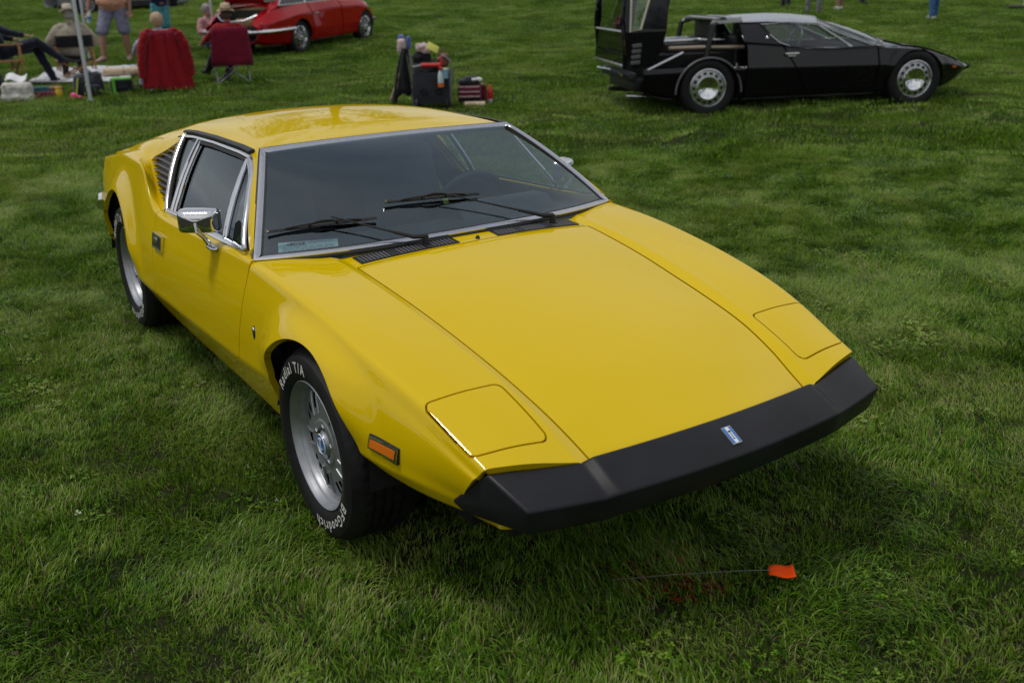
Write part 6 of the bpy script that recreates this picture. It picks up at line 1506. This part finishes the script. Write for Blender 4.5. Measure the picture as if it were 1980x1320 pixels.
# small pile: teal pouch, maroon pouch, brown wallet, yellow tub
e = empty('pouch', G(-12.95, .24), R(70), 'dark maroon pouch on the grass between tote bag and backpack', 'pouch'); soft('pouch_body', [((0, 0, .06), (.34, .16, .10), .03)], PX['maroon'], e, fold=.02); MB().tube([(-.14, -.08, .11), (.14, -.08, .11)], .006, 6).build('zip', PX['dgrey'], e)
e = empty('pouch', G(-13.15, .24), R(75), 'teal pouch lying behind the maroon pouch', 'pouch'); soft('pouch_body', [((0, 0, .09), (.30, .16, .14), .04)], PX['teal'], e, fold=.02); MB().tube([(-.12, -.08, .15), (.12, -.08, .15)], .006, 6).build('zip', PX['dgrey'], e)
e = empty('camera_case', G(-13.1, .46), R(60), 'brown leather case lying next to the yellow tub', 'case'); soft('case_body', [((0, 0, .09), (.20, .14, .14), .03)], PX['brown'], e); MB().tube([(-.09, 0, .13), (0, .02, .22), (.09, 0, .13)], .007, 6).build('strap', PX['brown'], e)
e = empty('tub', G(-12.92, .47), 0, 'small yellow tub standing left of the grey backpack', 'tub'); b = MB(); b.lathe([(.001, 0), (.05, .0), (.055, .10), (.045, .12), (.040, .14), (.001, .14)], 18); b.build('tub_body', PX['gold'], e); b = MB(); b.lathe([(.046, .138), (.046, .16), (.001, .162)], 16); b.build('lid', PX['gold'], e)
e = empty('toy_shovel', G(-12.55, .60), R(40), 'bright pink plastic toy lying in front of the grey backpack', 'toy'); b = MB(); b.ball((0, 0, .06), (.055, .04, .05), 12, 8); b.build('scoop', PX['pinkp'], e); MB().tube([(.03, 0, .06), (.15, -.02, .05)], .014, 8).build('handle', PX['pinkp'], e)
# grey backpack with lime stripes
e = empty('backpack', G(-12.78, .86), R(72), 'dark grey backpack with lime stripes leaning by the white pole', 'backpack'); soft('pack_body', [((0, 0, .17), (.42, .24, .30), .10), ((.05, .02, .27), (.28, .20, .16), .07)], PX['dgrey'], e, fold=.03)
for x in (-.14, -.02): MB().box((x, -.128, .16), (.020, .012, .24), rot=(R(-6), R(12), 0)).build('stripe', PX['yellowgreen'], e)
MB().tube([(-.06, .0, .34), (0, .0, .41), (.06, .0, .34)], .010, 6).build('grab_loop', PX['black'], e); soft('front_pocket', [((.06, -.12, .11), (.22, .08, .14), .03)], PX['dgrey'], e)
# black cooler bag with lime lid
e = empty('cooler_bag', G(-12.68, 1.30), R(72), 'black cooler bag with lime green lid right of the white pole', 'cooler'); MB().box((0, 0, .11), (.30, .22, .21), bev=.03).build('cooler_body', PX['black'], e); MB().box((0, 0, .225), (.29, .21, .03), bev=.012).build('lid', PX['lime'], e); MB().box((-.10, -.115, .12), (.04, .012, .20)).build('strap', PX['lime'], e); MB().box((.03, -.113, .12), (.12, .008, .03)).build('logo_patch', PX['dgrey'], e)
# ---- black wagon cart and the gear round it
WX, WY = -8.36, 4.14
wg = empty('wagon_cart', G(WX, WY), CR, 'black folding wagon with red handle packed with gear behind the yellow roof', 'wagon')
b = MB(); b.box((0, -.16, .28), (.46, .02, .38), bev=.005); b.box((0, .30, .28), (.46, .02, .38), bev=.005); b.box((-.22, .07, .28), (.02, .46, .38), bev=.005); b.box((.22, .07, .28), (.02, .46, .38), bev=.005); b.box((0, .07, .12), (.44, .46, .02)); b.build('tub', PX['dgrey'], wg)
for x in (-.19, .19):
    for y in (-.12, .26): w = MB(); w.lathe([(.001, -.02), (.03, -.02), (.075, -.018), (.085, -.01), (.085, .01), (.075, .018), (.001, .02)], 20, 'x', (x, y, .085)); w.build('wheel', M['rubber'], wg)
for x in (-.09, .10): b = MB(); b.lathe([(.03, -.012), (.042, -.012), (.042, .004), (.03, .004)], 18, 'y', (x, -.17, .24)); b.build('grommet', PX['black'], wg)
MB().tube([(-.22, -.17, .54), (-.10, -.17, .56)], .014, 8).build('handle_tube', TUBE, wg); MB().tube([(-.11, -.17, .56), (.13, -.17, .56)], .026, 10).build('handle_grip', PX['red'], wg); MB().tube([(.14, -.17, .56), (.14, -.17, .60), (.14, -.16, .66)], .018, 8).build('handle_knob', PX['red'], wg)
MB().tube([(.08, .0, .62), (.16, .0, .66), (.24, .0, .60), (.27, .0, .45), (.27, .0, .30)], .010, 8).build('frame_hoop', TUBE, wg)
def wpt(x, y, z): q = Matrix.Rotation(CR, 3, 'Z') @ Vector((x, y, 0)); return (WX+q.x, WY+q.y, GZ(WX, WY)+z)
e = empty('black_coat', wpt(-.06, .06, .13), CR, 'black coat heaped in the wagon below the lime papers', 'coat'); soft('coat_heap', [((0, 0, .25), (.38, .34, .44), .12), ((-.06, .02, .50), (.24, .22, .18), .08)], PX['black'], e, fold=.05)
e = empty('folder', wpt(.03, .02, .735), CR+.3, 'lime yellow folder sticking up from the wagon', 'folder'); MB().box((0, 0, .02), (.15, .015, .10), rot=(R(-30), R(28), 0), bev=.003).build('cover', PX['yel'], e); MB().box((0.005, .012, .02), (.145, .010, .095), rot=(R(-30), R(28), 0)).build('sheets', PX['paper'], e)
e = empty('scarf', wpt(-.11, .02, .70), CR, 'grey and white scarf bunched on top of the wagon load', 'scarf'); soft('scarf_body', [((0, 0, .06), (.15, .12, .10), .04), ((.06, 0, .02), (.10, .10, .08), .03)], PX['pale'], e, fold=.05, fs=.04)
e = empty('handbag', wpt(.15, .08, .52), CR, 'brown leather handbag on the right side of the wagon', 'handbag'); soft('bag_body', [((0, 0, .08), (.14, .10, .17), .03)], PX['brown'], e); MB().tube([(-.05, 0, .15), (0, 0, .23), (.05, 0, .15)], .008, 6).build('handle', PX['brown'], e)
e = empty('spray_bottle', wpt(.13, -.215, .30), CR, 'clear spray bottle with orange base and red trigger on the wagon', 'bottle'); b = MB(); b.lathe([(.001, 0), (.036, 0), (.038, .05)], 16); b.build('base', PX['orange'], e); b = MB(); b.lathe([(.0375, .05), (.037, .14), (.025, .18), (.016, .20)], 16); b.build('bottle_body', PX['clear'], e); MB().box((0, -.01, .225), (.035, .07, .04), bev=.008).build('trigger', PX['red'], e)
e = empty('drinking_cup', wpt(.19, -.20, .40), CR, 'pale blue cup beside the spray bottle on the wagon', 'cup'); b = MB(); b.lathe([(.001, 0), (.028, 0), (.036, .11), (.033, .11), (.026, .006)], 16); b.build('cup_body', mat('pale_blue_plastic', (.28, .48, .60), .4), e); b = MB(); b.lathe([(.037, .108), (.037, .118), (.001, .122)], 16); b.build('lid', PX['paper'], e)
# folded black camping chair standing left of the wagon
e = empty('folding_chair', G(-8.80, 3.98), CR, 'black folding chair standing left of the wagon with clothes on its back', 'chair')
for y in (-.16, .16): MB().tube([(-.15, y, .02), (-.06, y, .50), (.02, y, .74)], .016, 8).build('frame_tube', M['black'], e); MB().tube([(.12, y, .02), (.08, y, .50), (.05, y, .74)], .013, 8).build('rear_tube', TUBE, e)
V = []
for i in range(7):
    for j in range(9): u, v = i/6, j/8; V.append((-.13+.16*v*1.0+.20*u*(1-.75*v)*1.0, -.17, .15+.58*v)) if False else V.append((-.10+.13*v+(.19-.13*v)*u, -.17+.015*math.sin(u*6+v*4), .17+.57*v-.02*math.sin(u*9)*(v < .1)))
o = link('side_panel', V, grid_faces(7, 9), PX['black'], e); o.modifiers.new('t', 'SOLIDIFY').thickness = .012
V = [(-.20+.18*j/8, -.14+.30*i/6, .09+.42*j/8) for i in range(7) for j in range(9)]; o = link('seat_board', V, grid_faces(7, 9), PX['beige'], e); o.modifiers.new('t', 'SOLIDIFY').thickness = .02
e2 = empty('folded_clothes', tuple(Vector(e.location)+Matrix.Rotation(CR, 3, 'Z') @ Vector((.02, -.02, .70))), CR, 'pale and blue clothes hung over the top of the black folding chair', 'clothes')
soft('pale_cloth', [((-.03, 0, .06), (.10, .20, .18), .03)], PX['pale'], e2, fold=.02); soft('blue_cloth', [((-.035, .02, .15), (.07, .16, .10), .03), ((.06, .03, .10), (.05, .16, .16), .02)], PX['blue'], e2, fold=.02)
# maroon cooler with things on it, red bottle, beige mat
e = empty('soft_cooler', G(-8.42, 4.72), CR, 'maroon soft cooler with pale piping right of the wagon', 'cooler'); MB().box((0, 0, .17), (.30, .22, .16), bev=.025).build('cooler_body', PX['maroon'], e); MB().box((0, 0, .05), (.30, .22, .10), bev=.025).build('cooler_base', PX['black'], e)
for z in (.115, .175, .235): MB().box((0, -.112, z), (.27, .010, .016)).build('piping', PX['pale'], e)
e = empty('sweater', G(-8.42, 4.72, .25), CR, 'grey and black sweater folded on the maroon cooler', 'sweater'); soft('sweater_body', [((0, 0, .04), (.28, .20, .07), .03), ((.03, 0, .08), (.18, .16, .05), .02)], PX['dgrey'], e, fold=.03); soft('sweater_sleeve', [((.10, -.06, .07), (.14, .08, .05), .02)], PX['paper'], e, fold=.03)
e = empty('drink_bottle', G(-8.33, 4.98), 0, 'red drinks bottle with orange cap at the right end of the gear', 'bottle'); b = MB(); b.lathe([(.001, 0), (.03, .002), (.032, .05), (.034, .06)], 16); b.build('bottle_base', PX['paper'], e); b = MB(); b.lathe([(.034, .06), (.036, .12), (.034, .17), (.02, .20)], 16); b.build('bottle_body', PX['red'], e); b = MB(); b.lathe([(.021, .198), (.021, .235), (.001, .238)], 14); b.build('cap', PX['orange'], e)
e = empty('dark_pouch', G(-8.38, 4.90), CR, 'dark red pouch between the maroon cooler and the red bottle', 'pouch'); soft('pouch_body', [((0, 0, .13), (.10, .12, .22), .03)], PX['wicker'], e, fold=.02); soft('pouch_flap', [((-.01, -.02, .24), (.08, .10, .04), .015)], PX['brown'], e)
e = empty('beige_mat', G(-8.12, 4.58), CR, 'beige rolled foam mat lying in front of the maroon cooler', 'mat'); b = MB(); b.tube([(-.10, 0, .045), (.16, 0, .045)], .042, 14); b.build('roll', PX['beige'], e); MB().tube([(.0, -.043, .045), (0, 0, .088), (0, .043, .045), (0, 0, .003)], .005, 6, closed=True).build('tie', PX['brown'], e)
# far right: post on a black base and a white bench
e = empty('display_stand', G(-12.1, 23.5), CR, 'white post on a black base plate at the top right corner', 'stand'); MB().box((0, 0, .06), (.75, .5, .06), bev=.01).build('base_plate', M['black'], e); MB().tube([(.05, 0, .08), (.05, 0, 1.2)], .035, 10).build('post', POLE, e); MB().box((.05, -.02, 1.35), (.5, .02, .4)).build('panel', PX['paper'], e)
e = empty('bench', G(-14.9, 25.6), CR, 'low white bench at the top edge right of the walking bystander', 'bench'); MB().box((0, 0, .44), (.9, .32, .05), bev=.01).build('seat', PX['paper'], e)
for x in (-.38, .38): MB().box((x, 0, .21), (.05, .28, .42)).build('leg', TUBE, e)
